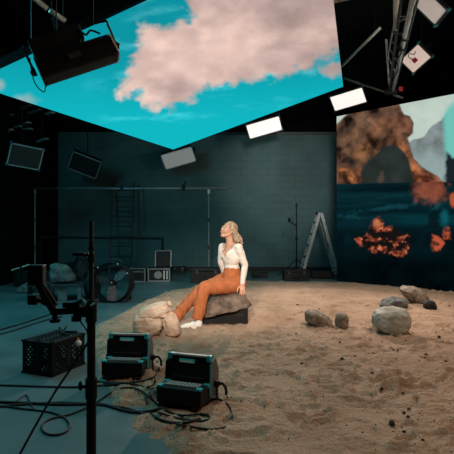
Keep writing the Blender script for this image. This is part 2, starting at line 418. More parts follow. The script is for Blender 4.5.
# the big arched rock
rock = [(325, 120), (337, 124), (341, 120), (347, 114), (356, 111), (374, 107), (399, 104), (401, 110), (404, 115), (410, 116), (414, 123), (413, 133), (408, 138),
        (411, 150), (414, 158), (419, 164), (428, 171), (437, 176), (446, 184), (450, 200), (325, 200)]
a = sst(1., -1., sdf(rock, qx + .35 * w1, qy + .35 * w2))
rc = lin((88, 64, 50)) * np.clip(1 + 1.5 * n_a + .9 * n_b - 1.3 * n_c + .2, .10, 3)[..., None]
col = over(col, rc, a)
rk = a
def blob(cx, cy, rx, ry, rot=0., soft=.5, nz=.5):
    c, s = math.cos(rot), math.sin(rot)
    u = ((qx - cx) * c + (qy - cy) * s) / rx; v = (-(qx - cx) * s + (qy - cy) * c) / ry
    return sst(1 + soft * .5, 1 - soft, np.hypot(u, v) + nz * n_b)
for (cx, cy, rx, ry, ro, cl, al) in ((345, 128, 9, 9, .6, (40, 34, 32), .7), (358, 122, 5, 11, .9, (92, 70, 58), .6), (385, 116, 22, 6, .1, (66, 44, 36), .6),
        (343, 141, 5, 9, .8, (120, 92, 70), .7), (354, 135, 5, 10, .7, (130, 92, 66), .6), (362, 152, 8, 13, .5, (160, 108, 70), .85), (350, 162, 10, 5, .2, (34, 34, 34), .85),
        (372, 133, 4, 22, .5, (70, 48, 38), .8), (379, 128, 7, 12, .4, (140, 92, 64), .7), (394, 130, 10, 13, .1, (128, 84, 60), .7), (386, 138, 3, 10, .6, (54, 38, 32), .8),
        (405, 127, 7, 9, 0, (126, 80, 60), .9), (405, 134, 5, 2.5, .2, (60, 42, 36), .8), (400, 142, 4, 8, -.3, (150, 98, 66), .8),
        (378, 149, 3, 7, .5, (176, 122, 92), .9), (404, 152, 6, 10, -.6, (176, 112, 72), .9), (416, 172, 6, 15, -.45, (196, 120, 76), .95),
        (346, 174, 12, 8, .2, (120, 74, 48), .8), (352, 178, 4, 8, -.5, (214, 132, 84), .9), (360, 172, 4, 5, .0, (170, 104, 66), .8), (343, 170, 6, 2, 0, (190, 120, 70), .7),
        (428, 180, 17, 8, .2, (176, 98, 70), .8)):
    col = over(col, lin(cl) * np.clip(.78 + .9 * n_a + .9 * n_b, .2, 2)[..., None], .9 * al * blob(cx, cy, rx, ry, ro, .7, .45) * rk)
arch = [(364, 187), (361, 172), (364, 166), (372, 158), (377, 154), (382, 147), (388, 145), (397, 146), (402, 150), (408, 158), (411, 170), (415, 187)]
a = sst(1.2, -1.2, sdf(arch, qx + .4 * w1, qy + .4 * w2)); col = over(col, lin((40, 48, 46)) * (1 + .5 * n_a)[..., None], a)
col = over(col, lin((90, 74, 60)), .6 * blob(381, 178, 3.5, 7, .2) * a)
# the dark lower half: lake, banks and burning-red shrubs
low = sst(183.4, 184.6, qy + (qx - 337) * .02)
wob_ = fbm(qx / 40, qy / 5, 81, 5)
lake = lin((6, 34, 40)) * np.clip(1 + 1.0 * wob_, .2, 3)[..., None]
lake = over(lake, lin((8, 58, 66)), .6 * sst(212, 217, qy) * sst(228, 222, qy) * sst(355, 420, qx))
lake = over(lake, lin((4, 22, 26)) * (1 + .8 * n_a)[..., None], sst(222, 236, qy + 3 * n_a))
lake = over(lake, lin((2, 10, 13)) * (1 + .8 * n_a)[..., None], sst(248, 268, qy + 5 * n_a))
for (cx, cy, rx, ry, ro, al) in ((385, 208, 26, 2.2, -.12, .55), (352, 217, 16, 1.6, .1, .4), (438, 206, 7, 2.2, -.5, .6), (395, 196, 14, 1.2, -.1, .25)):
    lake = over(lake, lin((26, 84, 94)), .8 * al * blob(cx, cy, rx, ry, ro, 1., 1.4))
lake = over(lake, lin((6, 24, 28)), .9 * blob(434, 221, 6, 9, .1, .4, .8))
lake = over(lake, lin((16, 96, 104)), .7 * blob(445, 219, 5, 8, 0, .8, .6))
glow = blob(428, 190, 20, 13, .15, .6, .5)
colw = over(col, lake, low)
colw = over(colw, lin((150, 82, 60)) * (1 + .6 * n_a)[..., None], low * .85 * glow * sst(406, 420, qx))
cell = np.abs(fbm(qx / 6.5, qy / 5.5, 91, 5))
cell2 = fbm(qx / 9, qy / 9, 92, 3)
bush = [(356, 240), (362, 237), (368, 236), (371, 228), (373, 221), (377, 218), (382, 222), (384, 228), (392, 226), (399, 229), (402, 234), (409, 234), (410, 246), (407, 254), (398, 256), (388, 253), (378, 252), (370, 251), (362, 247)]
sd = sdf(bush, qx + 1.5 * w1, qy + 1.5 * w2); a = sst(2, -1.5, sd)
fire = np.clip(.36 + 2.6 * fbm(qx / 5.2, qy / 4.6, 95, 3) + .9 * cell2, 0, 1)
colw = over(colw, lin((24, 18, 17)), a * .9)
colw = over(colw, lin((168, 80, 54)) * np.clip(.8 + 1.6 * n_b, .25, 1.5)[..., None], a * fire)
colw = over(colw, lin((226, 142, 100)), a * fire * .8 * sst(.12, .4, fbm(qx / 2.6, qy / 2.6, 97, 3)))
colw = over(colw, lin((14, 13, 14)), a * .85 * sst(.1, .45, fbm(qx / 3.4, qy / 3.2, 98, 3)))
colw = over(colw, lin((206, 122, 84)), .75 * blob(377, 223, 4.5, 4.5, 0, .8, .9))
a = np.maximum(sst(2, -1, sdf([(430, 244), (433, 234), (440, 236), (443, 243), (440, 250), (432, 250)], X, Y)), sst(2, -1, sdf([(444, 238), (446, 228), (450, 228), (451, 240)], X, Y)))
colw = over(colw, lin((180, 84, 56)), a * np.clip(fire + .25, 0, 1))
colw = over(colw, lin((190, 90, 50)), .8 * blob(453, 200, 4, 8, 0, .4, .3))
colw = np.clip(colw, 0, 2)
M['rock_picture'] = screen_mat('rock_picture', 1.0)
ws = thing('wall_screen', 'tall screen at right showing an arched desert rock above a dark lake', 'screen', W0)
link('display', grid_mesh('display', (pts - np.array(W0))[:, ::-1], colw[:, ::-1]), 'rock_picture', ws)
RW = Matrix((wd, -wn, Vector((0, 0, 1)))).transposed()
B().box(wd * WLn / 2 - wn * .07 + Vector((0, 0, WH / 2)), (WLn, .12, WH), RW).done('housing', 'screen_back', ws)
b = B()
for t in (.4, 2.2, 4.0):
    b.box(wd * t - wn * .5 + Vector((0, 0, .05)), (.08, .8, .08), RW); b.box(wd * t - wn * .2 + Vector((0, 0, 1.9)), (.06, .06, 3.7), RW)
b.done('support_frame', 'black', ws)

# ================================================================== PANEL LIGHTS
def panel(label, c, yaw, pit, rol, w, h, dm, edge, group='panel lights hung from the ceiling', name='panel_light', tagred=False):
    R = Matrix.Rotation(yaw, 3, 'Z') @ Matrix.Rotation(pit, 3, 'X') @ Matrix.Rotation(rol, 3, 'Y')
    t = thing(name, label, 'studio light', c, R, group)
    B().box((0, .075, 0), (w + .05, .12, h + .05)).done('housing', 'black_plastic', t, bevel=.012)
    B().box((0, .0, 0), (w, .012, h)).done('diffuser', dm, t)
    b = B()
    for sx in (-1, 1): b.box((sx * (w / 2 + .012), -.003, 0), (.02, .03, h + .045))
    for sz in (-1, 1): b.box((0, -.003, sz * (h / 2 + .012)), (w + .045, .03, .02))
    b.done('bezel', edge, t)
    for sx in (-1, 1):
        for sz in (-1, 1):
            B().box((sx * (w / 2 + .015), .02, sz * (h / 2 + .015)), (.05, .1, .05)).done('corner_guard', 'guard', t, bevel=.008)
    B().box((0, .17, 0), (w * .6, .08, h * .5)).done('power_box', 'black_plastic', t, bevel=.01)
    b = B(); yz = .32
    for sx in (-1, 1): b.box((sx * (w / 2 + .045), .06 + yz / 2, 0), (.012, yz, .05))
    b.box((0, .06 + yz, 0), (w + .1, .012, .05)); b.done('yoke', 'black', t)
    # drop pipe straight up from the yoke to the ceiling
    top = R @ Vector((0, .06 + yz, 0)) + Vector(c)
    up = R.transposed() @ Vector((0, 0, 6.2 - top.z)); base = Vector((0, .06 + yz, 0))
    B().cyl(base, base + up, .012, n=8).done('drop_pipe', 'black', t)
    if tagred:
        tg = B().box((-.02, -.03, -.01), (.09, .03, .09)).done('red_tag', 'red', t)
        B().tube([(-.03, -.03, .03), (-.06, -.04, .12), (.0, -.04, .17), (.06, -.04, .09), (.12, -.03, .12)], .008).done('tag_cord', 'black', t)
    return t
panel('lit white panel light just below the middle of the sky screen edge', (.955, 12.345, 3.843), .114, .786, -.36, .85, .42, 'lit', 'grey')
panel('lit white panel light beside the right corner of the overhead sky screen', (3.209, 12.712, 4.66), -.382, .741, -.218, .85, .42, 'lit', 'grey')
panel('faintly glowing grey panel light under the lowest tip of the sky screen', (-1.331, 13.171, 3.173), .084, .562, -.311, .85, .42, 'faint', 'alu')
s = 10.2 / 13.888
panel('unlit dark panel light with pale rim, leftmost under the ceiling', (-5.831 * s, 10.2, H + 2.031 * s), .589, .452, .126, .85 * s, .6 * s, 'diffuser_dark', 'alu')
s = 12.6 / 14.76
panel('unlit dark panel light with pale rim, second from the left', (-4.38 * s, 12.6, H + 1.9 * s), .03, .63, .44, .85 * s, .6 * s, 'diffuser_dark', 'alu')
s = 9.9 / 12.133
panel('dim square panel light with a red tag beside the truss', (4.771 * s, 9.9, H + 4.255 * s), -.785, .661, -.505, .6 * s, .45 * s, 'dim', 'darkgrey', tagred=True)
panel('dim panel light highest at right with its teal side showing', P(429, 6, 8.0), -.95, .45, -.55, .28, .56, 'dimmer', 'darkgrey')

# ================================================================== CEILING RIG
b = None
tr = thing('lighting_truss', 'silver ladder truss running back under the ceiling at upper right', 'truss', P(392, 94, 10.4))
o_ = P(392, 94, 10.4)
q0 = P(412.5, 0, 6.17); q1 = P(393, 90, 10.2); e = (q1 - q0); q00 = q0 - e * .75
p0 = P(401, 0, 6.3); p1 = P(389.5, 90, 10.2); pe = (p1 - p0); p00 = p0 - pe * .75
k0 = P(417.5, 0, 6.5); k1 = P(395, 88, 10.4); k00 = k0 - (k1 - k0) * .7
B().cyl(q00, q1, .036, n=14).done('chord', 'alu', tr, off=o_, smooth=True)
B().cyl(p00, p1, .022, n=12).done('chord', 'darkgrey', tr, off=o_, smooth=True)
B().cyl(k00, k1, .020, n=12).done('chord', 'darkgrey', tr, off=o_, smooth=True)
for k in range(13):
    t = k / 12
    a_ = q00.lerp(q1, t); b_ = p00.lerp(p1, t)
    B().cyl(a_, b_, .014, n=8).done('rung', 'darkgrey', tr, off=o_)
l0, l1, m0, m1 = P(386, 40, 8.6), P(389, 84, 10.0), P(394, 24, 7.9), P(386.5, 62, 9.3)
B().cyl(l0, l1, .02, n=8).done('side_rail', 'alu', tr, off=o_); B().cyl(m0, m1, .016, n=8).done('side_rail', 'grey', tr, off=o_)
for k in range(5):
    B().cyl(m0.lerp(m1, k / 5), q00.lerp(q1, .5 + k * .09), .012, n=6).done('rung', 'grey', tr, off=o_)
B().tube([P(404, 38, 7.4), P(400, 44, 7.6), P(402, 52, 7.8), P(397, 60, 8.3), P(398, 70, 8.8), P(393, 80, 9.4)], .012, 6).done('loose_cable', 'rubber', tr, off=o_)
B().box(P(391, 92, 10.3), (.25, .08, .12)).done('end_clamp', 'black', tr, off=o_)
for (cx, cy, dd) in ((404.5, 37, 7.4), (403, 47, 7.8), (395, 78, 9.5)):
    B().box(P(cx, cy, dd), (.10, .06, .12)).cyl(P(cx - 4, cy + 1, dd), P(cx + 4, cy - 1, dd), .02).done('pipe_clamp', 'black', tr, off=o_)
for p in (q00.lerp(q1, .2), q00.lerp(q1, .95)): B().cyl(p, (p.x, p.y, 6.2), .01, n=6).done('hanging_cable', 'black', tr, off=o_)
B().box(P(400.6, 89, 10.2), (.09, .05, .09)).done('red_tag', 'red', tr, off=o_)
def pipe(label, a, c, r, m, hang=True, ext=0.):
    a, c = Vector(a), Vector(c); o = (a + c) / 2
    t = thing('rigging_pipe', label, 'pipe', o)
    B().cyl(a - (c - a) * ext, c, r, n=12).done('tube', m, t, off=o, smooth=True)
    for q in (.12, .88):
        p = a.lerp(c, q); B().cyl(p, (p.x, p.y, 6.2), .006, n=6).done('hanging_cable', 'black', t, off=o)
    return t
pipe('short pale vertical-looking pipe hanging beside the silver truss', P(396, -6, 6.6), P(396, 29, 7.2), .040, 'palepipe')
pipe('thin pale pipe slanting up from the sky screen edge', P(342, 66, 10.6), P(380, 28, 8.6), .028, 'palepipe')
pipe('grey crossing pipe at the far end of the truss', P(344, 78, 10.9), P(403, 98, 10.5), .026, 'grey')
pipe('grey pipe near the top edge beside the sky screen', P(316, 5, 6.4), P(352, -3, 6.2), .03, 'grey')
pipe('pale pipe over the black hanging light at upper left', P(22, -12, 4.4), P(47, 8.5, 4.6), .024, 'palepipe')
pipe('short pale pipe end next to the black hanging light', P(50, 10.5, 4.62), P(65, 20.5, 4.75), .024, 'palepipe')
for i, (x0, y0, x1, y1) in enumerate(((17, 111, 30, 105), (29, 113.5, 40, 109.5), (5, 117.5, 12, 114.5), (2, 133.5, 7, 132), (8, 131.5, 12, 129.5), (16, 127.5, 20.5, 126), (25, 124, 29, 122.5), (25, 129.5, 31, 128.8), (38, 142, 47, 138.5), (47, 114.5, 53, 112.5))):
    dd = 11.5 - i * .15
    a_, c_ = P(x0, y0, dd), P(x1, y1, dd - .3); o = (a_ + c_) / 2
    t = thing('ceiling_slat', 'small dull metal slat glinting in the dark upper left ceiling', 'ceiling slat', o, None, 'metal slats under the dark ceiling')
    R_ = Vector((1, 0, 0)).rotation_difference((c_ - a_).normalized()).to_matrix()
    B().box((0, 0, 0), ((c_ - a_).length, .09, .03), R_).done('slat', 'grey', t)
    B().cyl((0, 0, 0), (0, 0, 6.2 - o.z), .006, n=6).done('hanging_cable', 'black', t)

# black trough light hanging upper left
L0 = P(43, 79, 3.38); L1 = P(119, 54, 3.52); xa = (L1 - L0).normalized(); LEN = (L1 - L0).length
ya = (Vector((0, 1, 0)) - xa * xa.y).normalized(); ya = (ya + Vector((0, 0, .12))).normalized(); ya = (ya - xa * xa.dot(ya)).normalized(); za = xa.cross(ya)
RL = Matrix((xa, ya, za)).transposed()
fl = thing('trough_light', 'black trough shaped studio light hanging at upper left', 'studio light', L0, RL)
prof = [(0, 0), (-.015, .03), (.0, .10), (.03, .15), (.09, .19), (.17, .2), (.25, .17), (.28, .1), (.28, .04), (.26, .02), (.14, .0)]
B().prism([(.01, y, z) for y, z in prof], (LEN - .02, 0, 0)).done('housing', 'black', fl, bevel=.006)
for x in (0, LEN - .006):
    B().prism([(x, y * 1.04 - .004, z * 1.04 - .004) for y, z in prof], (.012, 0, 0)).done('end_plate', 'black' if x == 0 else 'white', fl)  # right end plate coloured white in place of light falling on it
B().box((LEN / 2, -.012, .012), (LEN, .014, .02)).done('front_lip', 'black_plastic', fl, bevel=.003)
B().box((LEN * .47, -.012, .085), (.09, .012, .045), Matrix.Rotation(-.2, 3, 'X')).done('label_plate', 'darkgrey', fl)
B().box((LEN * .36, .16, .265), (LEN * .68, .16, .11)).done('ballast_box', 'black', fl, bevel=.01)
b = B(); b.tube([(-.03, .12, .1), (-.032, .12, .25), (.02, .12, .30), (LEN - .02, .12, .30), (LEN + .03, .12, .26), (LEN + .028, .12, .1)], .009, smooth=3); b.done('yoke', 'black', fl, smooth=True)
for x in (-.02, LEN + .012):
    B().cyl((x, .12, .1), (x + (.03 if x > 0 else -.03), .12, .1), .028, n=10).cyl((x + (.03 if x > 0 else -.03), .10, .1), (x + (.03 if x > 0 else -.03), .14, .1), .012, n=8).done('tilt_knob', 'black_plastic', fl)
B().tube([(LEN * .62, .1, .18), (LEN * .66, .08, .27), (LEN * .72, .06, .22), (LEN * .8, .06, .24), (LEN * .9, .07, .20)], .008).done('loop_handle', 'black_plastic', fl)
B().tube([(-.02, .1, .2), (-.05, .08, .1), (-.06, .07, 0), (-.03, .06, -.07), (.0, .05, -.03), (.02, .05, .02)], .004, n=6).done('power_cable', 'rubber', fl)
for x in (LEN * .38, LEN * .88):
    w = RL.transposed() @ Vector((0, 0, 6.2 - (L0 + RL @ Vector((x, .12, .30))).z))
    B().cyl((x, .12, .30), Vector((x, .12, .30)) + w, .006 if x > .3 else .006, n=6).done('hanging_cable', 'black', fl)

# ================================================================== BACK OF THE ROOM
def stand_legs(t, o, base, r=.45, zt=.5, th=.011, m='black', rot=.3, hub=None):
    for k in range(3):
        a = rot + k * 2 * PI / 3
        f_ = Vector((base.x + r * math.cos(a), base.y + r * math.sin(a), base.z + th))
        B().cyl((base.x, base.y, base.z + zt), f_, th, n=8).done('leg', m, t, off=o)
# light stand by the wall
bs = Vector((G(296.5, 277).x, G(296.5, 277).y, 0))
t = thing('light_stand', 'black light stand with small clamp arm in front of the block wall', 'stand', bs)
hs = lambda py: H - (py - CY) * bs.y / F
B().cyl(bs, (bs.x, bs.y, hs(203)), .020, .013, n=10).done('pole', 'black', t, off=bs, smooth=True)
B().cyl((bs.x, bs.y, hs(240)), (bs.x, bs.y, hs(237)), .032, n=10).done('collar', 'black_plastic', t, off=bs)
B().cyl((bs.x, bs.y, hs(207)), (bs.x, bs.y, hs(205)), .03, n=10).done('collar', 'black_plastic', t, off=bs)
stand_legs(t, bs, bs, .55, .46, .012)
B().cyl((bs.x, bs.y - .02, hs(226)), (bs.x - .16, bs.y - .02, hs(222)), .014, n=8).ell((bs.x - .19, bs.y - .03, hs(220)), (.04, .03, .06)).done('clamp_arm', 'black', t, off=bs)
# black base boxes behind the sand
def case(label, x0, x1, yb, yt, depth, m='black_plastic', edge=None, cat='case', name='equipment_case', group='dark cases along the block wall', latch=True):
    g = G((x0 + x1) / 2, yb); d = g.y; w = (x1 - x0) * d / F; h = (yb - yt) * d / F
    t = thing(name, label, cat, (g.x, d + depth / 2, 0), None, group)
    B().box((0, 0, h * .36), (w, depth, h * .72)).done('body', m, t, bevel=.012)
    B().box((0, 0, h * .865), (w * 1.0, depth, h * .26)).done('lid', m, t, bevel=.012)
    if edge:
        b = B()
        for sx in (-1, 1):
            b.box((sx * w / 2, -depth / 2, h / 2), (.025, .025, h)); b.box((sx * w / 2, depth / 2, h / 2), (.025, .025, h))
        b.box((0, -depth / 2 - .003, h - .012), (w, .02, .022)); b.box((0, depth / 2, h - .012), (w, .02, .022))
        for sx in (-1, 1): b.box((sx * w / 2, 0, h - .012), (.02, depth, .022))
        b.done('edge_trim', edge, t)
        for z in (.012, h * .73): B().box((0, -depth / 2 - .003, z), (w, .02, .022)).done('edge_trim', edge, t)
    if latch:
        for sx in (-.3, .3): B().box((sx * w, -depth / 2 - .01, h * .73), (.05, .02, .07)).done('latch', 'darkgrey', t)
    B().tube([(-.08, -depth / 2, h * .4), (-.08, -depth / 2 - .04, h * .38), (.08, -depth / 2 - .04, h * .38), (.08, -depth / 2, h * .4)], .01, smooth=2).done('handle', 'rubber', t)
    return t
case('low black case at the foot of the light stand', 284, 309, 281, 270, .4)
case('long black case behind the seated woman', 191, 222, 283, 267.5, .22)
case('black case half hidden behind the seated woman back', 223.5, 240, 282, 269, .22)
case('small dark case with pale edges beside the open flight case', 130, 145, 282, 268, .35, edge='grey')
case('black case in the shadow left of the large fan', 63, 82, 281, 263, .4)
case('small black case right of the tall dark ladder foot', 172, 185, 273.5, 266.5, .2)
for (x0, x1, yb, yt, lb) in ((252, 268, 278, 271, 'flat black case on the floor left of the light stand'), (312, 334, 279, 272, 'flat black case on the floor under the aluminium ladder')):
    case(lb, x0, x1, yb, yt, .35, latch=False)
# open flight case
g = G(159, 281.5); d = g.y; k = d / F
t = thing('flight_case', 'open black flight case with raised lid and pale metal edges', 'case', (g.x, d + .2, 0), None, 'dark cases along the block wall')
w, h, dp = 21 * k, 13 * k, .4
b = B(); b.box((0, 0, .012), (w, dp, .024))
for sx in (-1, 1): b.box((sx * (w / 2 - .01), 0, h / 2), (.02, dp, h))
for sy in (-1, 1): b.box((0, sy * (dp / 2 - .01), h / 2), (w, .02, h))
b.done('body', 'black_plastic', t)
B().box((.05, dp / 2 + .05, h + .20), (16 * k, .07, 16.5 * k), Matrix.Rotation(-.12, 3, 'X')).done('lid', 'black_plastic', t, bevel=.01)
b = B()
for sx in (-1, 1): b.box((.05 + sx * 8 * k, dp / 2 + .02, h + .20), (.024, .10, 17 * k), Matrix.Rotation(-.12, 3, 'X'))
b.box((.05, dp / 2 + .055, h + .20 + 8.3 * k), (16 * k, .10, .022)); b.done('lid_trim', 'grey', t)
b = B()
for sx in (-1, 1): b.box((sx * w / 2, -dp / 2, h / 2), (.026, .026, h))
for z in (.014, h - .01): b.box((0, -dp / 2, z), (w, .03, .026))
b.done('edge_trim', 'grey', t)
B().cyl((-.02, -dp / 2 + .01, h * .5), (-.02, -dp / 2 - .02, h * .5), .09, n=20).done('latch_dish', 'grey', t)
for sx in (.12, .19): B().box((sx, -dp / 2 - .008, h * .5), (.03, .016, .2)).done('latch', 'alu', t)

# aluminium A-frame ladder
def aframe(label, top, f0, f1, wy, m, mstep, name, nst, rail=.05, group=None, dep=.04):
    """top: (px, py), feet px; rails spread along y by +-wy, seen side-on"""
    d = top.y
    t = thing(name, label, 'ladder', (top.x, d, 0), None, group); o = Vector((top.x, d, 0))
    for foot, nm in ((f0, 0), (f1, 1)):
        for sy in (-1, 1):
            a_ = Vector((foot.x, d + sy * wy, foot.z)); c_ = Vector((top.x + (foot.x - top.x) * .04, d + sy * wy * .62, top.z))
            dv = (c_ - a_); R_ = Vector((0, 0, 1)).rotation_difference(dv.normalized()).to_matrix()
            B().box((a_ + c_) / 2, (rail, dep, dv.length), R_).done('rail', m, t, off=o)
            B().box(a_ + Vector((0, 0, .02)), (rail * 1.5, dep * 1.4, .04)).done('foot', 'rubber', t, off=o)
        for q in range(nst):
            u = (q + .8) / (nst + .6)
            c_ = Vector((foot.x + (top.x - foot.x) * u * .96, d, foot.z + (top.z - foot.z) * u)); hw = wy * (1 - .38 * u)
            if nm == 0: B().box(c_, (.085, 2 * hw, .028)).done('step', mstep, t, off=o)
            elif q % 2 == 0: B().box(c_, (.03, 2 * hw, .025)).done('brace', mstep, t, off=o)
    B().box(top + Vector((0, 0, .0)), (.17, wy * 1.35, .05)).done('top_cap', mstep, t, off=o, bevel=.01)
    return t
dl = 12.3
tp = P(319.5, 213, dl); f0 = P(300, 274, dl); f0.z = 0; f1 = P(337, 274, dl); f1.z = 0
aframe('silver aluminium step ladder standing open against the block wall', tp, f0, f1, .22, 'ladder', 'darkgrey', 'step_ladder', 5, .075)

# tall dark ladder leaning on the wall
o = Vector((P(122, 262, 13.2).x, 13.2, 0)); t = thing('leaning_ladder', 'tall dark ladder leaning on the wall behind the fan', 'ladder', o)
zt = 2.55
def lad(px, z): dd = 13.15 + .6 * z / zt; return Vector(((px - CX) * dd / F, dd, z))
for (xb, xt) in ((109, 113), (131.5, 134)):
    B().cyl(lad(xb, 0), lad(xt, zt), .028, n=8).done('rail', 'darkgrey', t, off=o)
for k in range(9):
    u = (k + .7) / 9.2; B().cyl(lad(109 + 4 * u, u * zt), lad(131.5 + 2.5 * u, u * zt), .018, n=8).done('rung', 'darkgrey', t, off=o)
B().cyl(lad(137, .1), lad(139, 2.5), .018, n=8).done('prop_pole', 'darkgrey', t, off=o)
B().cyl(lad(131.5, .1), lad(137, .1), .015, n=8).cyl(lad(134, 2.45), lad(139, 2.45), .015, n=8).done('spreader', 'darkgrey', t, off=o)

# goalpost: two stands and a crossbar
dg = 11.5
zc = H + 38.5 * dg / F
o = Vector((P(35, 188, dg).x, dg, 0))
for i, (px, lb) in enumerate(((35, 'thin grey stand holding the left end of the crossbar'), (208.7, 'thin grey stand holding the right end of the crossbar'))):
    bs = Vector(((px - CX) * dg / F, dg, 0))
    t = thing('crossbar_stand', lb, 'stand', bs, None, 'stands under the long crossbar')
    B().cyl(bs, (bs.x, bs.y, zc - .03), .020, .012, n=10).done('pole', 'grey', t, off=bs)
    B().cyl((bs.x, bs.y, zc - .12), (bs.x, bs.y, zc - .03), .03, n=10).done('pipe_head', 'white' if i else 'grey', t, off=bs)
    for zz in (.75, 1.4): B().cyl((bs.x, bs.y, zz), (bs.x, bs.y, zz + .09), .03, n=10).done('collar', 'darkgrey', t, off=bs)
    stand_legs(t, bs, bs, .17, .35, .012, 'darkgrey', .2 + i)
a_ = Vector(((32 - CX) * dg / F, dg, zc)); c_ = Vector(((227.5 - CX) * dg / F, dg, zc)); o = (a_ + c_) / 2
t = thing('crossbar', 'long thin horizontal pipe held by two stands before the wall', 'pipe', o)
B().cyl(a_, c_, .026, n=12).done('tube', 'grey', t, off=o, smooth=True)
p = Vector(((183.5 - CX) * dg / F, dg, zc + .02))
B().box(p, (.09, .08, .14)).cyl(p + Vector((0, 0, .05)), p + Vector((.05, 0, .16)), .02).done('pipe_clamp', 'black', t, off=o)
p = Vector(((122 - CX) * dg / F, dg, zc + .03))
B().box(p, (.07, .07, .12)).done('pipe_clamp', 'black', t, off=o)

# black rail
dr = 11.9; zr = H - 10.3 * dr / F
xs = [(x - CX) * dr / F for x in (40, 162.5)]
o = Vector((xs[1], dr, 0)); t = thing('black_rail', 'low black horizontal rail on posts in front of the tall ladder', 'rail', o)
B().cyl((xs[0], dr, zr), (xs[1] + .03, dr, zr - .03), .030, n=10).done('top_bar', 'black', t, off=o)
for x in xs:
    B().cyl((x, dr, .03), (x, dr, zr), .03, n=10).done('post', 'black', t, off=o)
    B().cyl((x, dr, 0), (x, dr, .03), .18, n=20).done('base_plate', 'black', t, off=o)

# big drum fan
df = 8.25; rf = 19.5 * df / F; fc = P(113, 282.5, df)
fa = Vector((-.10, -1, .10)).normalized(); fx = Vector((1, -.10, 0)).normalized(); fx = (fx - fa * fa.dot(fx)).normalized(); fz = fx.cross(-fa).normalized()
RF = Matrix((fx, -fa, fz)).transposed()
base = Vector((fc.x, fc.y, 0)); zb = fc.z
t = thing('drum_fan', 'large black drum fan with grey blades on the floor', 'fan', base)
L = lambda x, y, z: Vector((0, 0, zb)) + RF @ Vector((x, y, z))
b = B()
NR = 40
for (y0, y1, r0, r1) in ((-.14, .16, rf, rf),):
    vs = []
    for k in range(NR):
        a = 2 * PI * k / NR; ca, sa = math.cos(a), math.sin(a)
        vs.append([b.bm.verts.new(L(r * ca, y, r * sa)) for (y, r) in ((y0, rf), (y1, rf), (y1, rf - .012), (y0, rf - .012))])
    for k in range(NR):
        A_, B_ = vs[k], vs[(k + 1) % NR]
        for j in range(4): b.bm.faces.new((A_[j], A_[(j + 1) % 4], B_[(j + 1) % 4], B_[j]))
b.done('drum', 'black', t, smooth=False)
b = B()
for rr in (1., .8, .6, .4, .2): b.tube([L(rf * rr * math.cos(2 * PI * k / 28), -.145, rf * rr * math.sin(2 * PI * k / 28)) for k in range(28)], .003, 5, True, 1)
for k in range(12):
    a = 2 * PI * k / 12; b.cyl(L(.04 * math.cos(a), -.145, .04 * math.sin(a)), L(rf * math.cos(a), -.145, rf * math.sin(a)), .003, n=5)
b.done('front_guard', 'black', t)
B().cyl(L(0, -.07, 0), L(0, .1, 0), .05, n=18).done('hub', 'black', t)
B().cyl(L(0, -.09, 0), L(0, -.07, 0), .018, n=12).done('hub_cap', 'alu', t)
for a in (math.radians(172), math.radians(48), math.radians(272)):
    c_, s_ = math.cos(a), math.sin(a)
    def pt(r, q, y): return L(r * c_ - q * s_, y, r * s_ + q * c_)
    poly = [pt(.05, -.035, -.03), pt(.14, -.075, -.055), pt(rf * .88, -.085, -.06), pt(rf * .92, .0, -.03), pt(rf * .88, .07, .01), pt(.14, .06, 0), pt(.05, .035, -.01)]
    B().prism(poly, L(0, .006, 0) - L(0, 0, 0)).done('blade', 'blade', t)
for sx in (-1, 1):
    B().tube([(sx * rf * .96, .0, zb), (sx * (rf + .03), .0, zb * .8), (sx * (rf * .72), -.16, .02), (sx * rf * .72, .2, .02)], .016, smooth=3).done('leg', 'black', t)
    B().cyl((sx * rf * .72, .2, .04), (sx * rf * .72 + .03, .2, .04), .04, n=14).done('wheel', 'rubber', t)
B().tube([L(-.12, .05, rf), L(-.1, .05, rf + .05), L(.1, .05, rf + .05), L(.12, .05, rf)], .012, smooth=3).done('handle', 'darkgrey', t)
for a in (.5, 1.2, 2.3): B().ell(L(rf * math.cos(a), -.15, rf * math.sin(a)), (.014, .01, .014), None, 2).done('bolt', 'alu', t)

# ------------------------------------------------------------------ rocks
def rockmesh(seed, rad, cuts=9, flat=.55, rough=.10, sub=4):
    rr = random.Random(seed); bm = bmesh.new(); bmesh.ops.create_icosphere(bm, subdivisions=sub, radius=1)
    pl = []
    for k in range(cuts):
        n = Vector((rr.gauss(0, 1), rr.gauss(0, 1), rr.gauss(0, .8))).normalized(); pl.append((n, rr.uniform(.58, .85)))
    for v in bm.verts:
        p = v.co.copy()
        for n, dd in pl:
            e = p.dot(n) - dd
            if e > 0: p -= n * e * .92
        q = p * 1.6 + Vector((seed * 3.1, seed, 0))
        p *= 1 + rough * (mnoise.noise(q) + .5 * mnoise.noise(q * 2.7) + .3 * mnoise.noise(q * 6))
        if p.z < -flat: p.z = -flat + (p.z + flat) * .1
        v.co = Vector((p.x * rad[0], p.y * rad[1], p.z * rad[2]))
    zmin = min(v.co.z for v in bm.verts)
    for v in bm.verts: v.co.z -= zmin
    me = bpy.data.meshes.new('rock'); bm.to_mesh(me); bm.free()
    me.shade_smooth()
    return me
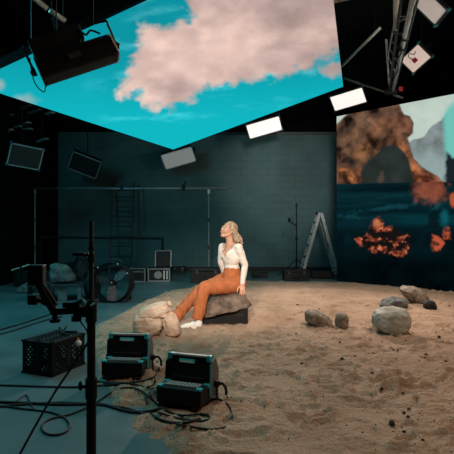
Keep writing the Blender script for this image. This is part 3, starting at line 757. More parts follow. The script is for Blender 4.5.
def rock(label, seed, x0, x1, yb, yt, dep, m, z0=None, rz=0., tilt=0., cuts=9, name='rock', group=None, shift=0, rough=.1):
    g = GS((x0 + x1) / 2, yb) if z0 is None else None
    d = (g.y + dep * .6) if g else shift
    w = (x1 - x0) * d / F / 2; zb = (gz(g.x, d) - .015) if g else z0
    ztop = H - (yt - CY) * d / F
    me = rockmesh(seed, (w, dep, (ztop - zb)), cuts, rough=rough)
    a = coords(me)
    if tilt:
        a = a @ np.array(Matrix.Rotation(tilt, 3, 'Y')).T
    if rz: a = a @ np.array(Matrix.Rotation(rz, 3, 'Z')).T
    a[:, 2] -= a[:, 2].min()
    ext = a.max(0) - a.min(0)
    a[:, 0] -= (a[:, 0].max() + a[:, 0].min()) / 2
    a *= np.array([2 * w / ext[0], 1, (ztop - zb) / ext[2]])
    setco(me, a)
    o = link(name, me, m); o.location = (((x0 + x1) / 2 - CX) * d / F, d, zb)
    return tag(o, label, 'rock', group)
def hullrock(label, outline, m, thick, seed, z0=None, d=None, group=None, rough=1.):
    yb = max(p[1] for p in outline); xm = sum(p[0] for p in outline) / len(outline)
    if d is None: d = GS(xm, yb).y + thick * .55
    o = Vector(((xm - CX) * d / F, d, H - (yb - CY) * d / F)) if z0 is None else Vector(((xm - CX) * d / F, d, z0))
    if z0 is None: o.z = gz(o.x, d) - .02
    rr = random.Random(seed); bm = bmesh.new()
    ym = sum(p[1] for p in outline) / len(outline)
    zc_ = H - (ym - CY) * d / F
    for off, k in ((-1, .62), (-.62, .90), (0, 1.0), (.6, .88), (1, .6)):
        for (x, y) in outline:
            k2 = k * rr.uniform(.95, 1.03) if off else 1
            px = xm + (x - xm) * k2; py = ym + (y - ym) * k2
            z = H - (py - CY) * d / F
            if y > ym + .55 * (yb - ym): z = min(z, H - (y - CY) * d / F)
            bm.verts.new(Vector(((px - CX) * d / F, d + off * thick, z)) - o)
    h_ = bmesh.ops.convex_hull(bm, input=bm.verts[:])
    bmesh.ops.delete(bm, geom=[g_ for g_ in set(h_['geom_interior'] + h_['geom_unused']) if isinstance(g_, bmesh.types.BMVert)], context='VERTS')
    for it in range(3):
        bmesh.ops.subdivide_edges(bm, edges=bm.edges[:], cuts=1, use_grid_fill=True)
        if it == 0: bmesh.ops.smooth_vert(bm, verts=bm.verts[:], factor=.4, use_axis_x=True, use_axis_y=True, use_axis_z=True)
    bm.normal_update()
    sz = (max(p[0] for p in outline) - min(p[0] for p in outline)) * d / F
    for v in bm.verts:
        q = v.co * (3.2 / sz) + Vector((seed, 1, 2))
        v.co += v.normal * sz * rough * (.035 * mnoise.noise(q) + .022 * mnoise.noise(q * 2.6) + .012 * mnoise.noise(q * 6))
    zmin = min(v.co.z for v in bm.verts)
    me = bpy.data.meshes.new('rock'); bm.to_mesh(me); bm.free(); me.shade_smooth()
    r = link('rock', me, m); o.z -= zmin if z0 is not None else (zmin if o.z + zmin > gz(o.x, d) else 0); r.location = o
    return tag(r, label, 'rock', group)
hullrock('pale grey rounded boulder standing alone on the sand at right', [(372.5, 316), (374, 311), (382, 308), (396, 306.5), (406, 308.5), (410, 316), (409.5, 327), (405, 331.5), (390, 333.5), (380, 330), (373, 326)], 'rock_light', .20, 6, rough=1.1)
hullrock('long brown grey rock lying on the sand right of the woman', [(304.5, 312), (309, 308.5), (316, 309.5), (328, 316), (332.5, 322), (332, 326), (312, 326), (305, 321)], 'rock_tan', .15, 8, rough=1.6)
hullrock('small blocky brown rock next to the long one', [(335.5, 316), (338, 312), (346, 313), (348.5, 318), (348, 326), (340, 328), (335, 325)], 'rock_tan', .10, 15)
hullrock('low flat grey rock leaning under the tan rock near the wall screen', [(379, 305), (384, 299), (395, 296.5), (406, 298), (408, 303), (404, 307.5), (381, 307.5)], 'rock_grey', .2, 21)
hullrock('tan rounded rock behind the pale boulder near the wall screen', [(399, 289), (404, 285.5), (413, 286), (423, 291), (428.5, 298), (425, 303), (414, 303), (404, 296)], 'rock_tan', .22, 27)
hullrock('small dark rock at the foot of the tan rounded rock', [(423, 303), (428, 299.5), (434, 301), (436.5, 306), (435, 309.5), (424, 309.5)], 'rock_dark', .1, 31)
# pebbles
peb = [rockmesh(100 + k, (1, .8, .75), 7, sub=2) for k in range(4)]
for k, me in enumerate(peb): me.materials.append(M['stone'] if k < 3 else M['stone_pale'])
spots = [(392, 425, 3.4), (382, 390, 2.2), (374, 391, 1.7), (342, 360, 1.8), (391, 349, 1.6), (426, 356, 1.9), (439, 338, 1.8), (403, 394, 1.4), (404, 414, 1.8), (408, 418, 1.8), (417, 421, 1.8),
         (404, 433, 1.8), (409, 410, 1.6), (372, 374, 1.5), (355, 357, 1.4), (302, 365, 1.8), (446, 362, 1.3), (443, 382, 1.2), (393, 351, 1.5), (425, 359, 1.4), (340, 343, 1.2), (423, 441, 1.6), (411, 443, 1.4),
         (398, 351, 1.2), (255, 374, 1.1), (277, 375, 1.0), (241, 402, 1.1), (296, 334, .9)]
rs = random.Random(11)
for k in range(70):
    y = rs.uniform(300, 452); x = rs.uniform(max(200, 300 - (y - 300)), 452); spots.append((x, y, rs.uniform(.5, 1.0)))
for k in range(34): spots.append((rs.gauss(400, 28), min(452, rs.gauss(425, 20)), rs.uniform(.5, 1.0)))
for k in range(26): spots.append((rs.gauss(370, 30), rs.gauss(362, 16), rs.uniform(.5, .9)))
for k in range(14): spots.append((rs.gauss(404, 10), rs.gauss(336, 3), rs.uniform(.5, .9)))
for i, (x, y, r) in enumerate(spots):
    if x > 453 or y > 453: continue
    g = GS(x, y); pale = (r < 1.0 and i % 2 == 0)
    o = bpy.data.objects.new('pebble', peb[3] if pale else peb[i % 3]); C.objects.link(o)
    s = r * g.y / F * 1.2
    o.scale = (s * rs.uniform(.9, 1.3), s, s); o.rotation_euler = (0, 0, rs.uniform(0, 6)); o.location = (g.x, g.y, g.z + s * .1)
    if pale: tag(o, 'tiny pale stone lying on the brown sand', 'stone', 'pale stones scattered on the sand')
    else: tag(o, 'small dark stone lying on the brown sand', 'stone', 'dark stones scattered on the sand')

# ------------------------------------------------------------------ cart with rocks, far left
dc_ = 8.3
t0 = P(62, 284.5, dc_); cartz = t0.z
o = Vector((t0.x - .12, dc_ + .25, 0)); t = thing('low_table', 'low dark table carrying a grey rock at far left', 'table', o)
B().box((o.x, o.y, cartz - .02), (.95, .6, .04)).done('tabletop', 'darkgrey', t, off=o, bevel=.006)
for sx in (-1, 1):
    for sy in (-1, 1):
        B().box((o.x + sx * .43, o.y + sy * .26, (cartz - .04) / 2), (.06, .06, cartz - .04)).done('leg', 'grey' if (sx == 1) else 'black', t, off=o)
B().box((t0.x, dc_ + .02, (cartz - .04) / 2), (.16, .03, cartz - .05)).done('side_panel', 'grey', t, off=o)
hullrock('grey wedge shaped rock resting on the low dark table', [(50, 266), (58, 265), (68, 268), (74, 276), (76.5, 283), (62, 284.5), (50, 284.5)], 'rock_grey', .17, 44, z0=cartz, d=8.55)
hullrock('blue grey long rock on the floor at far left edge', [(16, 290), (22, 285), (30, 280.5), (36, 281), (37.5, 287), (33, 292), (18, 293)], 'rock_grey', .15, 47)
# dark case with a pale tube
g = G(31, 288); t = case('large black case at far left behind the pale tube', 13, 49, 287, 271.5, .6, group='dark cases along the block wall')
z = (287 - 271.5) * G(31, 287).y / F
a_ = P(11.5, 270.3, 9.78); c_ = P(30, 264.5, 9.84); o = (a_ + c_) / 2
t = thing('light_tube', 'thin pale tube tilted on a post at the far left black case', 'tube', o)
B().cyl(a_, a_.lerp(c_, .45), .016, n=10).cyl(a_.lerp(c_, .55), c_, .016, n=10).done('tube', 'palepipe', t, off=o)
B().cyl(a_.lerp(c_, .44), a_.lerp(c_, .56), .022, n=10).done('middle_joint', 'black', t, off=o)
zz = min(a_.z, c_.z)
B().box((o.x, o.y + .0, o.z / 2), (.03, .03, o.z)).done('prop_foot', 'black', t, off=o)
def duffel(label, x0, x1, yb, yt, seed, m='rubber'):
    g = G((x0 + x1) / 2, yb); d = g.y + .2; w = (x1 - x0) * d / F / 2; h = (yb - yt) * d / F
    t = thing('equipment_bag', label, 'bag', (g.x, d, 0), None, 'black equipment bags on the floor at left')
    me = rockmesh(seed, (w, .2, h * .66), 5, rough=.12); link('body', me, m, t)
    B().tube([(-w * .5, -.12, h * .7), (-w * .3, -.17, h * .95), (w * .3, -.17, h * .95), (w * .5, -.12, h * .7)], .012, smooth=4).done('handle', 'black', t)
    B().box((0, -.0, h * .98), (w * 1.1, .03, .02)).done('zip_flap', 'darkgrey', t)
duffel('slumped black equipment bag left of the fan, near the low table', 80, 97, 300, 272, 61)
duffel('black equipment bag on the floor between case and rock at left', 38, 52, 303, 284, 64)
duffel('black equipment bag on the floor behind the low table', 70, 88, 286, 258, 66)

# ================================================================== WOMAN, ROCK PROP AND BOX
bx = thing('black_box', 'black box under the rock the woman sits on', 'box', (P(225, 327, 6.12).x, 6.34, 0.02))
bw, bh = 46 * 6.12 / F, .25
B().box((0, 0, bh / 2), (bw, .44, bh)).done('body', 'black', bx, bevel=.01)
B().box((.19, -.222, bh * .55), (.11, .012, .035)).done('hand_slot', 'rubber', bx)
B().box((0, -.222, .02), (bw * .98, .01, .03)).done('base_rim', 'rubber', bx)
# rock prop draped over the box
RC = Vector((P(227, 303, 6.2).x, 6.36, .315))
bm = bmesh.new()
for (x, y, d_) in ((202.5, 319, 6.05), (228, 313.5, 6.0), (246, 309, 6.08), (251.5, 305, 6.2), (243.5, 294.5, 6.14), (217, 299, 6.06), (206, 303.5, 6.06), (237, 288.5, 6.34), (213, 291.5, 6.4),
                 (205, 299, 6.68), (240, 291, 6.62), (250, 301, 6.56), (204, 306, 6.6), (232, 307, 6.66), (248, 305, 6.6)):
    bm.verts.new(P(x, y, d_) - RC)
h_ = bmesh.ops.convex_hull(bm, input=bm.verts[:])
bmesh.ops.delete(bm, geom=[g_ for g_ in set(h_['geom_interior'] + h_['geom_unused']) if isinstance(g_, bmesh.types.BMVert)], context='VERTS')
for it in range(4):
    bmesh.ops.subdivide_edges(bm, edges=bm.edges[:], cuts=1, use_grid_fill=True)
    if it == 1: bmesh.ops.smooth_vert(bm, verts=bm.verts[:], factor=.35, use_axis_x=True, use_axis_y=True, use_axis_z=True)
bm.normal_update()
for v in bm.verts:
    q = v.co * 6 + Vector((4, 1, 2))
    v.co += v.normal * (.022 * mnoise.noise(q) + .014 * mnoise.noise(q * 2.6) + .007 * mnoise.noise(q * 6))
me = bpy.data.meshes.new('rock'); bm.to_mesh(me); bm.free(); me.shade_smooth()
ro = link('boulder', me, 'rock_brown'); ro.location = RC
tag(ro, 'large brown rock on the black box, the woman sitting on it', 'rock')

FW = Vector((-.77, -.64, 0)).normalized(); LF = Vector((.64, -.77, 0)).normalized(); UP = Vector((0, 0, 1))
RB = Matrix((FW, LF, UP)).transposed()          # body axes: forward, left, up
W = P(225, 326, 6.3); W.z = 0.02
wo = thing('person', 'blonde woman in cream top and rust trousers sitting on a rock, gazing upward', 'person', W)
# head frame
hf = Vector((-.80, -.50, .36)).normalized(); hl = Vector((.40, -.92, 0)).normalized(); hl = (hl - hf * hf.dot(hl)).normalized(); hu = hf.cross(hl).normalized()
hu = hu if hu.z > 0 else -hu
RH = Matrix((hf, hl, hu)).transposed(); HC = P(228.3, 230.8, 6.33)
hd = lambda f_, l_, u_: HC + RH @ Vector((f_, l_, u_))
def hand(b, wr, dr, nrm, side, curl, L=.17):
    """wr wrist, dr finger direction, nrm palm-facing direction, side = thumb side (unit vectors)"""
    dr = dr.normalized(); side = (side - dr * dr.dot(side)).normalized(); nrm = (nrm - dr * dr.dot(nrm)); nrm = (nrm - side * side.dot(nrm)).normalized()
    Rm = Matrix((dr, side, nrm)).transposed()
    b.ell(wr + dr * .045, (.05, .038, .016), Rm, 3)
    b.chain([wr, wr + dr * .03], [.026, .024])
    for i, (off, ln) in enumerate(((.028, .070), (.010, .078), (-.009, .072), (-.027, .056))):
        p = wr + dr * .075 + side * off; dd = (dr + side * (off * 4.5)).normalized(); pts = [wr + dr * .04 + side * off * .8, p]; 
        for j, fr in enumerate((.45, .32, .23)):
            ang = curl[j]; ax = dd.cross(nrm).normalized(); dd = (Matrix.Rotation(ang, 3, ax) @ dd).normalized()
            p = p + dd * ln * fr; pts.append(p)
        b.chain(pts, [.0095, .0095, .0088, .008, .007])
    th = (side * .8 + dr * .55 + nrm * .25).normalized()
    p0 = wr + dr * .02 + side * .022; p1 = p0 + th * .038; p2 = p1 + (th * .5 + dr * .8).normalized() * .03; p3 = p2 + (dr + th * .2 + nrm * .2).normalized() * .024
    b.chain([p0, p1, p2, p3], [.014, .0115, .010, .008])
shL, shR = P(238.6, 247.5, 6.23), P(222.8, 247.5, 6.45)
elL, wrL = P(245, 265, 6.24), P(242.2, 284.5, 6.17)
elR, wrR = P(221.2, 262, 6.50), P(226.5, 279, 6.60)
b = B()
# torso skin under the clothes
b.ell(P(231.3, 256, 6.345), (.098, .140, .150), RB); b.ell(P(231.6, 268, 6.35), (.080, .105, .08), RB); b.ell(P(232, 281, 6.34), (.10, .13, .11), RB)
b.chain([shL, P(231, 245.5, 6.34), shR], [.046, .05, .046])
b.chain([P(230.7, 247, 6.345), P(229.8, 240, 6.335), hd(-.02, 0, -.04)], [.060, .049, .050])
for q in (.055, -.055): b.ell(P(229.8, 254.5, 6.34) + FW * .050 + LF * q, (.044, .055, .055), RB, 2)
b.chain([shL, elL, wrL], [.048, .037, .025]); b.chain([shR, elR, wrR], [.048, .037, .025])
for s_, kn, an in ((1, P(204, 288, 6.05), P(197.5, 317.5, 6.02)), (-1, P(197, 293.5, 6.36), P(176, 316, 6.3))):
    hp = P(234, 287, 6.34) + LF * .085 * s_
    b.chain([hp, kn, an], [.085, .055, .036])
# head
b.ell(hd(-.012, 0, .032), (.094, .075, .090), RH); b.ell(hd(.028, 0, -.015), (.064, .062, .085), RH)
b.ell(hd(.058, 0, -.088), (.027, .029, .022), RH, 2)
for q in (-1, 1):
    b.chain([hd(-.005, .054 * q, -.045), hd(.05, .018 * q, -.088)], [.020, .018]); b.ell(hd(.058, .034 * q, -.03), (.030, .028, .030), RH, 2)
    b.ell(hd(-.008, .076 * q, -.005), (.020, .009, .031), RH, 2)
    b.ell(hd(.092, .011 * q, -.024), (.010, .009, .008), RH, 2)
    b.ell(hd(.076, .032 * q, .006), (.014, .017, .012), RH, 2)
b.chain([hd(.083, 0, .020), hd(.102, 0, -.018)], [.009, .011])
b.chain([hd(.076, -.042, .030), hd(.084, 0, .026), hd(.076, .042, .030)], [.011, .012, .011])
b.chain([hd(.080, -.021, -.051), hd(.091, 0, -.049), hd(.080, .021, -.051)], [.006, .0085, .006])
b.chain([hd(.079, -.018, -.060), hd(.089, 0, -.061), hd(.079, .018, -.060)], [.006, .0085, .006])
hand(b, wrL, Vector((.06, -.50, -.86)), Vector((-.35, .75, -.5)), Vector((-1, -.1, 0)), (.35, .25, .2))
hand(b, wrR, Vector((.1, .3, -.9)), Vector((-.3, .8, .3)), Vector((-1, 0, 0)), (.25, .3, .2))
me = fuse(b, .0042, 3, .5)
a = coords(me)
for nm in ('skin', 'lip', 'eye_white', 'iris'): me.materials.append(M[nm])
cen = np.empty(len(me.polygons) * 3); me.polygons.foreach_get('center', cen); cen = cen.reshape(-1, 3)
loc = (cen - np.array(HC)) @ np.array(RH)
mi = np.zeros(len(cen), np.int32)
fr = loc[:, 0] > .055
mi[fr & (np.abs(loc[:, 1]) < .022) & (loc[:, 2] < -.0455) & (loc[:, 2] > -.067) & (loc[:, 0] > .078)] = 1
for q in (-1, 1):
    e_ = ((loc[:, 1] - .032 * q) / .014) ** 2 + ((loc[:, 2] - .006) / .0065) ** 2
    mi[fr & (e_ < 1)] = 2
    e_ = ((loc[:, 1] - .032 * q) / .006) ** 2 + ((loc[:, 2] - .008) / .006) ** 2
    mi[fr & (e_ < 1)] = 3
me.polygons.foreach_set('material_index', mi)
setco(me, a - np.array(W))
link('body', me, None, wo)
# blouse
b = B()
b.ell(P(231.3, 256, 6.345), (.110, .150, .158), RB); b.ell(P(231.6, 267, 6.35), (.090, .116, .075), RB)
b.chain([shL, P(231, 246.8, 6.34), shR], [.052, .052, .052])
for q in (.055, -.055): b.ell(P(229.8, 254.5, 6.34) + FW * .054 + LF * q, (.052, .062, .066), RB, 2)
b.chain([shL, elL, wrL.lerp(elL, .06)], [.055, .043, .033]); b.chain([shR, elR, wrR.lerp(elR, .12)], [.060, .048, .036])
me = fuse(b, .007, 4)
bm = bmesh.new(); bm.from_mesh(me)
nb = P(230.5, 245, 6.34)
zlo = P(224, 257, 6.2).z; zhi = P(230, 243, 6.33).z
kill = []
for f_ in bm.faces:
    c = f_.calc_center_median(); r_ = c - nb; lf = r_.dot(LF); fw = r_.dot(FW)
    if c.z > zlo and abs(lf) < .014 + .115 * (c.z - zlo) / (zhi - zlo) and fw > -.01 - .0 and c.z < zhi + .1: kill.append(f_)
    elif c.z > zhi - .035 and abs(lf) < .10 and Vector((lf, fw)).length < .105: kill.append(f_)
    elif c.z < P(231, 270.5, 6.3).z and abs(lf) < .16 and (c - P(231.5, 270, 6.35)).length < .17: kill.append(f_)
bmesh.ops.delete(bm, geom=kill, context='FACES'); bm.to_mesh(me); bm.free()
a = coords(me); cr = fbm(a[:, 0] * 9 + a[:, 1] * 5, a[:, 2] * 22, 5, 3)
nv_ = np.empty(len(me.vertices) * 3); me.vertices.foreach_get('normal', nv_); a = a + nv_.reshape(-1, 3) * (cr * .006)[:, None]
setco(me, a - np.array(W))
bl = link('blouse', me, 'blouse', wo)
sm = bl.modifiers.new('thickness', 'SOLIDIFY'); sm.thickness = .003
for k in range(4):
    p = P(224.5 + k * .5, 257.5 + k * 2.6, 6.34); p = P(230.5, 257.5 + k * 2.6, 6.345) + FW * (.148 - .012 * k)
    B().ell(p - W, (.006, .006, .006), None, 2).done('button', 'button', bl)
# trousers
b = B()
b.ell(P(231.8, 282.5, 6.34), (.130, .158, .115), RB); b.ell(P(231.6, 270.5, 6.35), (.098, .122, .055), RB)
b.cyl(P(231.7, 267.3, 6.35), P(231.8, 280, 6.35), .108, .135, 24)
hpL = P(233.5, 284, 6.34) + LF * .085; hpR = P(229.5, 280.5, 6.38) - LF * .075
b.chain([hpL, P(204.5, 288, 6.05)], [.122, .088]); b.chain([hpR, P(199, 291.5, 6.36)], [.112, .086])
b.chain([P(204.5, 288, 6.05), P(200.5, 303, 6.03)], [.088, .080]); b.cyl(P(200.5, 303, 6.03), P(197, 319.5, 6.01), .078, .072, 24); b.ell(P(200.5, 303, 6.03), (.08,) * 3, None, 2)
b.chain([P(199, 291.5, 6.36), P(187, 304, 6.33)], [.086, .080]); b.cyl(P(187, 304, 6.33), P(176, 317, 6.3), .078, .082, 24)
me = fuse(b, .009, 5)
a = coords(me); nv_ = np.empty(len(me.vertices) * 3); me.vertices.foreach_get('normal', nv_); nv_ = nv_.reshape(-1, 3)
f1_ = fbm(a[:, 0] * 16 + a[:, 2] * 5, a[:, 1] * 14 + a[:, 2] * 3, 15, 3); f2_ = np.sin((a[:, 0] * .8 + a[:, 1] * .6) * 95 + 3 * f1_) * sst(.5, .15, a[:, 2])
a = a + nv_ * (.013 * f1_ + .006 * f2_)[:, None]
setco(me, a - np.array(W)); tro = link('trousers', me, 'trousers', wo)
# shoes
def shoe(h, ball, toe, ank, floorz):
    b = B(); b.chain([h, ball, toe], [.036, .038, .026]); b.chain([h + Vector((0, 0, .012)), ank], [.038, .040])
    mid = h.lerp(ball, .5) + Vector((0, 0, .02)); b.ell(mid, (.045, .04, .035), None, 2)
    me = fuse(b, .006, 4); a = coords(me); a[:, 2] = np.maximum(a[:, 2], floorz + .012); setco(me, a - np.array(W))
    s_ = link('shoe', me, 'shoe', wo)
    dv = (toe - h); dv.z = 0; L_ = dv.length; dv.normalize(); sd_ = Vector((-dv.y, dv.x, 0))
    out = []
    for k in range(20):
        t_ = k / 20 * 2 * PI; u = math.cos(t_); w_ = .04 * (1 if u < 0 else 1.0 - .12 * u)
        out.append(h + dv * (L_ / 2 + u * (L_ / 2 + .035)) + sd_ * math.sin(t_) * w_)
    B().prism([Vector((p.x, p.y, floorz)) - W for p in out], (0, 0, .022)).done('sole', 'sole', s_)
    return s_
z1 = gz(P(192, 325, 6.0).x, 6.0) + .004
k_ = lambda p, z: Vector((p.x, p.y, z))
shoe(k_(P(199.5, 322, 6.0), z1 + .045), k_(P(187.5, 325, 5.97), z1 + .04), k_(P(182.5, 326, 5.96), z1 + .03), P(198.5, 316, 6.01), z1)
z2 = gz(P(170, 321, 6.25).x, 6.27) + .004
shoe(k_(P(174.5, 319, 6.29), z2 + .05), k_(P(166, 319, 6.26), z2 + .045), k_(P(161.5, 319, 6.25), z2 + .035), P(175.5, 314.5, 6.3), z2)
# hair
b = B()
b.ell(hd(-.024, 0, .046), (.097, .086, .088), RH)
rr = random.Random(3)
for k in range(34):
    s_ = -1 if k % 2 else 1; q = k / 34
    a0 = hd(.045 - .10 * q, s_ * (.050 + .030 * min(1, q * 2)), .075 - .05 * q)
    a1 = hd(-.01 - .07 * q, s_ * (.084 - .01 * q), .005)
    end = P(236.5 + 2.5 * rr.random(), 240 + 4.0 * rr.random(), 6.33) + LF * (s_ * (.062 - .03 * q) + rr.uniform(-.012, .012)) - FW * .01
    a2 = a1.lerp(end, .55) - FW * .012 + Vector((rr.uniform(-.014, .014), rr.uniform(-.01, .01), rr.uniform(-.01, .01)))
    b.tube([a0, a1, a2, end], rr.uniform(.012, .017), 8, False, 5)
b.chain([hd(-.075, .04, 0), P(237.5, 240.5, 6.28)], [.05, .03]); b.chain([hd(-.08, -.04, 0), P(236.5, 240.5, 6.40)], [.05, .03]); b.chain([hd(-.08, 0, 0), P(238, 240.5, 6.34)], [.055, .035])
me = fuse(b, .0055, 2); a = coords(me); loc = (a - np.array(HC)) @ np.array(RH)
nv_ = np.empty(len(me.vertices) * 3); me.vertices.foreach_get('normal', nv_)
a = a + nv_.reshape(-1, 3) * (.004 * np.sin(loc[:, 1] * 420 + 60 * loc[:, 0]))[:, None]
setco(me, a - np.array(W)); link('hair', me, 'hair', wo)

# ================================================================== SANDBAGS
def sandbag(label, c, rad, R, neck, seed, sag=.0, floor=None):
    t = thing('sandbag', label, 'sandbag', c, None, 'beige sandbags beside the woman')
    bm = bmesh.new(); bmesh.ops.create_icosphere(bm, subdivisions=5, radius=1)
    for v in bm.verts:
        p = v.co.copy()
        m_ = max(abs(p.x), abs(p.y), abs(p.z)); p = p.lerp(p / max(m_, .5), .35)      # pillow shape
        nk = max(0, p.dot(Vector(neck))) ** 3
        q = p * 1.7 + Vector((seed, seed * 2, 0))
        fold = .10 * mnoise.noise(q) + .07 * mnoise.noise(Vector((p.x * 2, p.y * 2, p.z * 6 + seed))) + .035 * mnoise.noise(q * 4)
        p *= 1 + fold
        v.co = R @ Vector((p.x * rad[0], p.y * rad[1], p.z * rad[2]))
        if floor is not None and v.co.z + c[2] < floor: v.co.z = floor - c[2] + .003 * mnoise.noise(q * 3)
    me = bpy.data.meshes.new('bag'); bm.to_mesh(me); bm.free(); me.shade_smooth()
    link('body', me, 'bag', t)
    n = R @ Vector((neck[0] * rad[0], neck[1] * rad[1], neck[2] * rad[2])); nd = n.normalized()
    B().cyl(n * .85, n + nd * .005, .05, .026, 16).cyl(n + nd * .005, n + nd * .045, .026, .042, 16).done('gathered_neck', 'bag', t, smooth=True)
    b = B(); u = nd.orthogonal().normalized(); w_ = nd.cross(u)
    b.tube([n + nd * .007 + (u * math.cos(k * PI / 6) + w_ * math.sin(k * PI / 6)) * .03 for k in range(12)], .007, 6, True, 1); b.done('tie', 'tie', t)
    return t
db = 5.48
zf = gz(P(148, 335, db).x, db)
c = P(148.5, 326, db); c.z = zf + .12
sandbag('plump beige sandbag at the bottom of the pile beside the floor light', c, (.175, .16, .135), Matrix.Rotation(.05, 3, 'Y'), (-.2, .9, .3), 3, floor=zf)
c2 = P(154.5, 313, db); 
sandbag('creased beige sandbag lying on top of the pile with one raised corner', c2, (.185, .15, .105), Matrix.Rotation(-.30, 3, 'Y'), (.9, .1, .42), 8, floor=zf + .22)
c3 = P(171.5, 328, 5.48); c3.z = zf + .115
sandbag('beige sandbag leaning at the right of the pile by the woman shoe', c3, (.088, .14, .145), Matrix.Rotation(-.40, 3, 'Y'), (0, .3, .95), 12, floor=zf)

# ================================================================== FLOOR LIGHTS
def floor_light(label, loc, yaw, s=1.0):
    t = thing('floor_light', label, 'studio light', loc, Matrix.Rotation(yaw, 3, 'Z'), 'black floor lights in front of the sand')
    t.scale = (s, s, s)
    X = .185
    # front unit
    fb = B().prism([(-X, .0, .03), (-X, .18, .03), (-X, .18, .145), (-X, .03, .16), (-X, .0, .15)], (2 * X, 0, 0)).done('front_housing', 'black_plastic', t, bevel=.008)
    B().box((0, .085, .160), (2 * X - .10, .11, .014), Matrix.Rotation(-.10, 3, 'X')).done('vent_plate', 'alu', fb)
    b = B()
    for k in range(9): b.box((-.12 + k * .030, .085, .168), (.005, .085, .004), Matrix.Rotation(-.1, 3, 'X'))
    b.done('vent_slots', 'black', fb)
    for sx in (-1, 1):
        B().box((sx * (X - .022), .03, .152), (.042, .05, .026)).done('corner_guard', 'teal', fb, bevel=.006)
        B().box((sx * (X - .02), .16, .145), (.05, .04, .03)).done('corner_guard', 'teal', fb, bevel=.006)
    for sx in (-1, 1): B().box((sx * .14, .08, .015), (.06, .18, .03)).done('foot', 'rubber', t, bevel=.005)
    # upright head, leaning back
    R = Matrix.Rotation(-.10, 3, 'X'); hc = Vector((0, .225, .188))
    h_ = lambda x, y, z: hc + R @ Vector((x, y, z))
    hb = B().prism([h_(-X + .01, -.05, -.15), h_(-X + .01, .13, -.15), h_(-X + .01, .13, .06), h_(-X + .01, .05, .165), h_(-X + .01, -.02, .165), h_(-X + .01, -.05, .09)], h_(2 * X - .02, 0, 0) - h_(0, 0, 0)).done('head_housing', 'black_plastic', t, bevel=.008)
    B().box(h_(0, -.02, .165), (2 * X - .06, .055, .014), R).done('top_strip', 'alu', hb)
    B().box(h_(-.01, -.047, .122), (.13, .02, .03), Matrix.Rotation(-.10 - .4, 3, 'X')).done('control_plate', 'teal', hb)
    B().box(h_(-.01, -.062, .118), (.10, .01, .016), Matrix.Rotation(-.10 - .4, 3, 'X')).done('display_strip', 'alu', hb)
    for sx in (-1, 1):
        B().box(h_(sx * (X - .018), -.018, .15), (.038, .06, .05), R).done('corner_guard', 'teal', hb, bevel=.008)
        B().prism([h_(sx * (X + .0), -.045, -.15), h_(sx * (X + .0), .125, -.15), h_(sx * (X + .0), .125, .05), h_(sx * (X + .0), .045, .15), h_(sx * (X + .0), -.035, .12)], h_(sx * .012, 0, 0) - h_(0, 0, 0)).done('end_plate', 'plate', hb)
        B().box(h_(sx * (X + .006), -.045, -.01), (.014, .014, .24), R).done('edge_guard', 'teal' if sx > 0 else 'black', hb, bevel=.004)
        B().cyl(h_(sx * (X + .012), .045, -.05), h_(sx * (X + .045), .045, -.05), .026, n=14).done('tilt_knob', 'black_plastic', t)
    b = B()
    for k in range(3): b.box(h_(0, -.054, -.09 + k * .045), (2 * X - .1, .006, .008), R)
    b.done('back_ribs', 'darkgrey', hb)
    b = B()
    for sx in (-1, 1):
        q = h_(sx * (X + .03), .045, -.05); b.box((q.x, q.y, q.z / 2 + .01), (.008, .035, q.z))
    b.box((0, h_(0, .045, 0).y + .012, .012), (2 * X + .07, .05, .012)); b.done('yoke', 'black', t)
    q = h_(X + .05, .045, -.05)
    B().tube([q, q + Vector((.03, -.01, .01)), q + Vector((.06, -.02, -.02)), q + Vector((.065, -.02, -.07))], .011, 8, smooth=3).done('lock_lever', 'black_plastic', t)
    return t
def placed(px, py, dy=0):
    g = GS(px, py); return (g.x, g.y, max(0.01, gz(g.x, g.y + .15) - .004))
floor_light('black floor light with teal corners nearest the beige sandbags', placed(121.5, 380), -.10, .92)
floor_light('black floor light with teal corners, nearest the camera on the sand', placed(178, 409), -.34, .90)

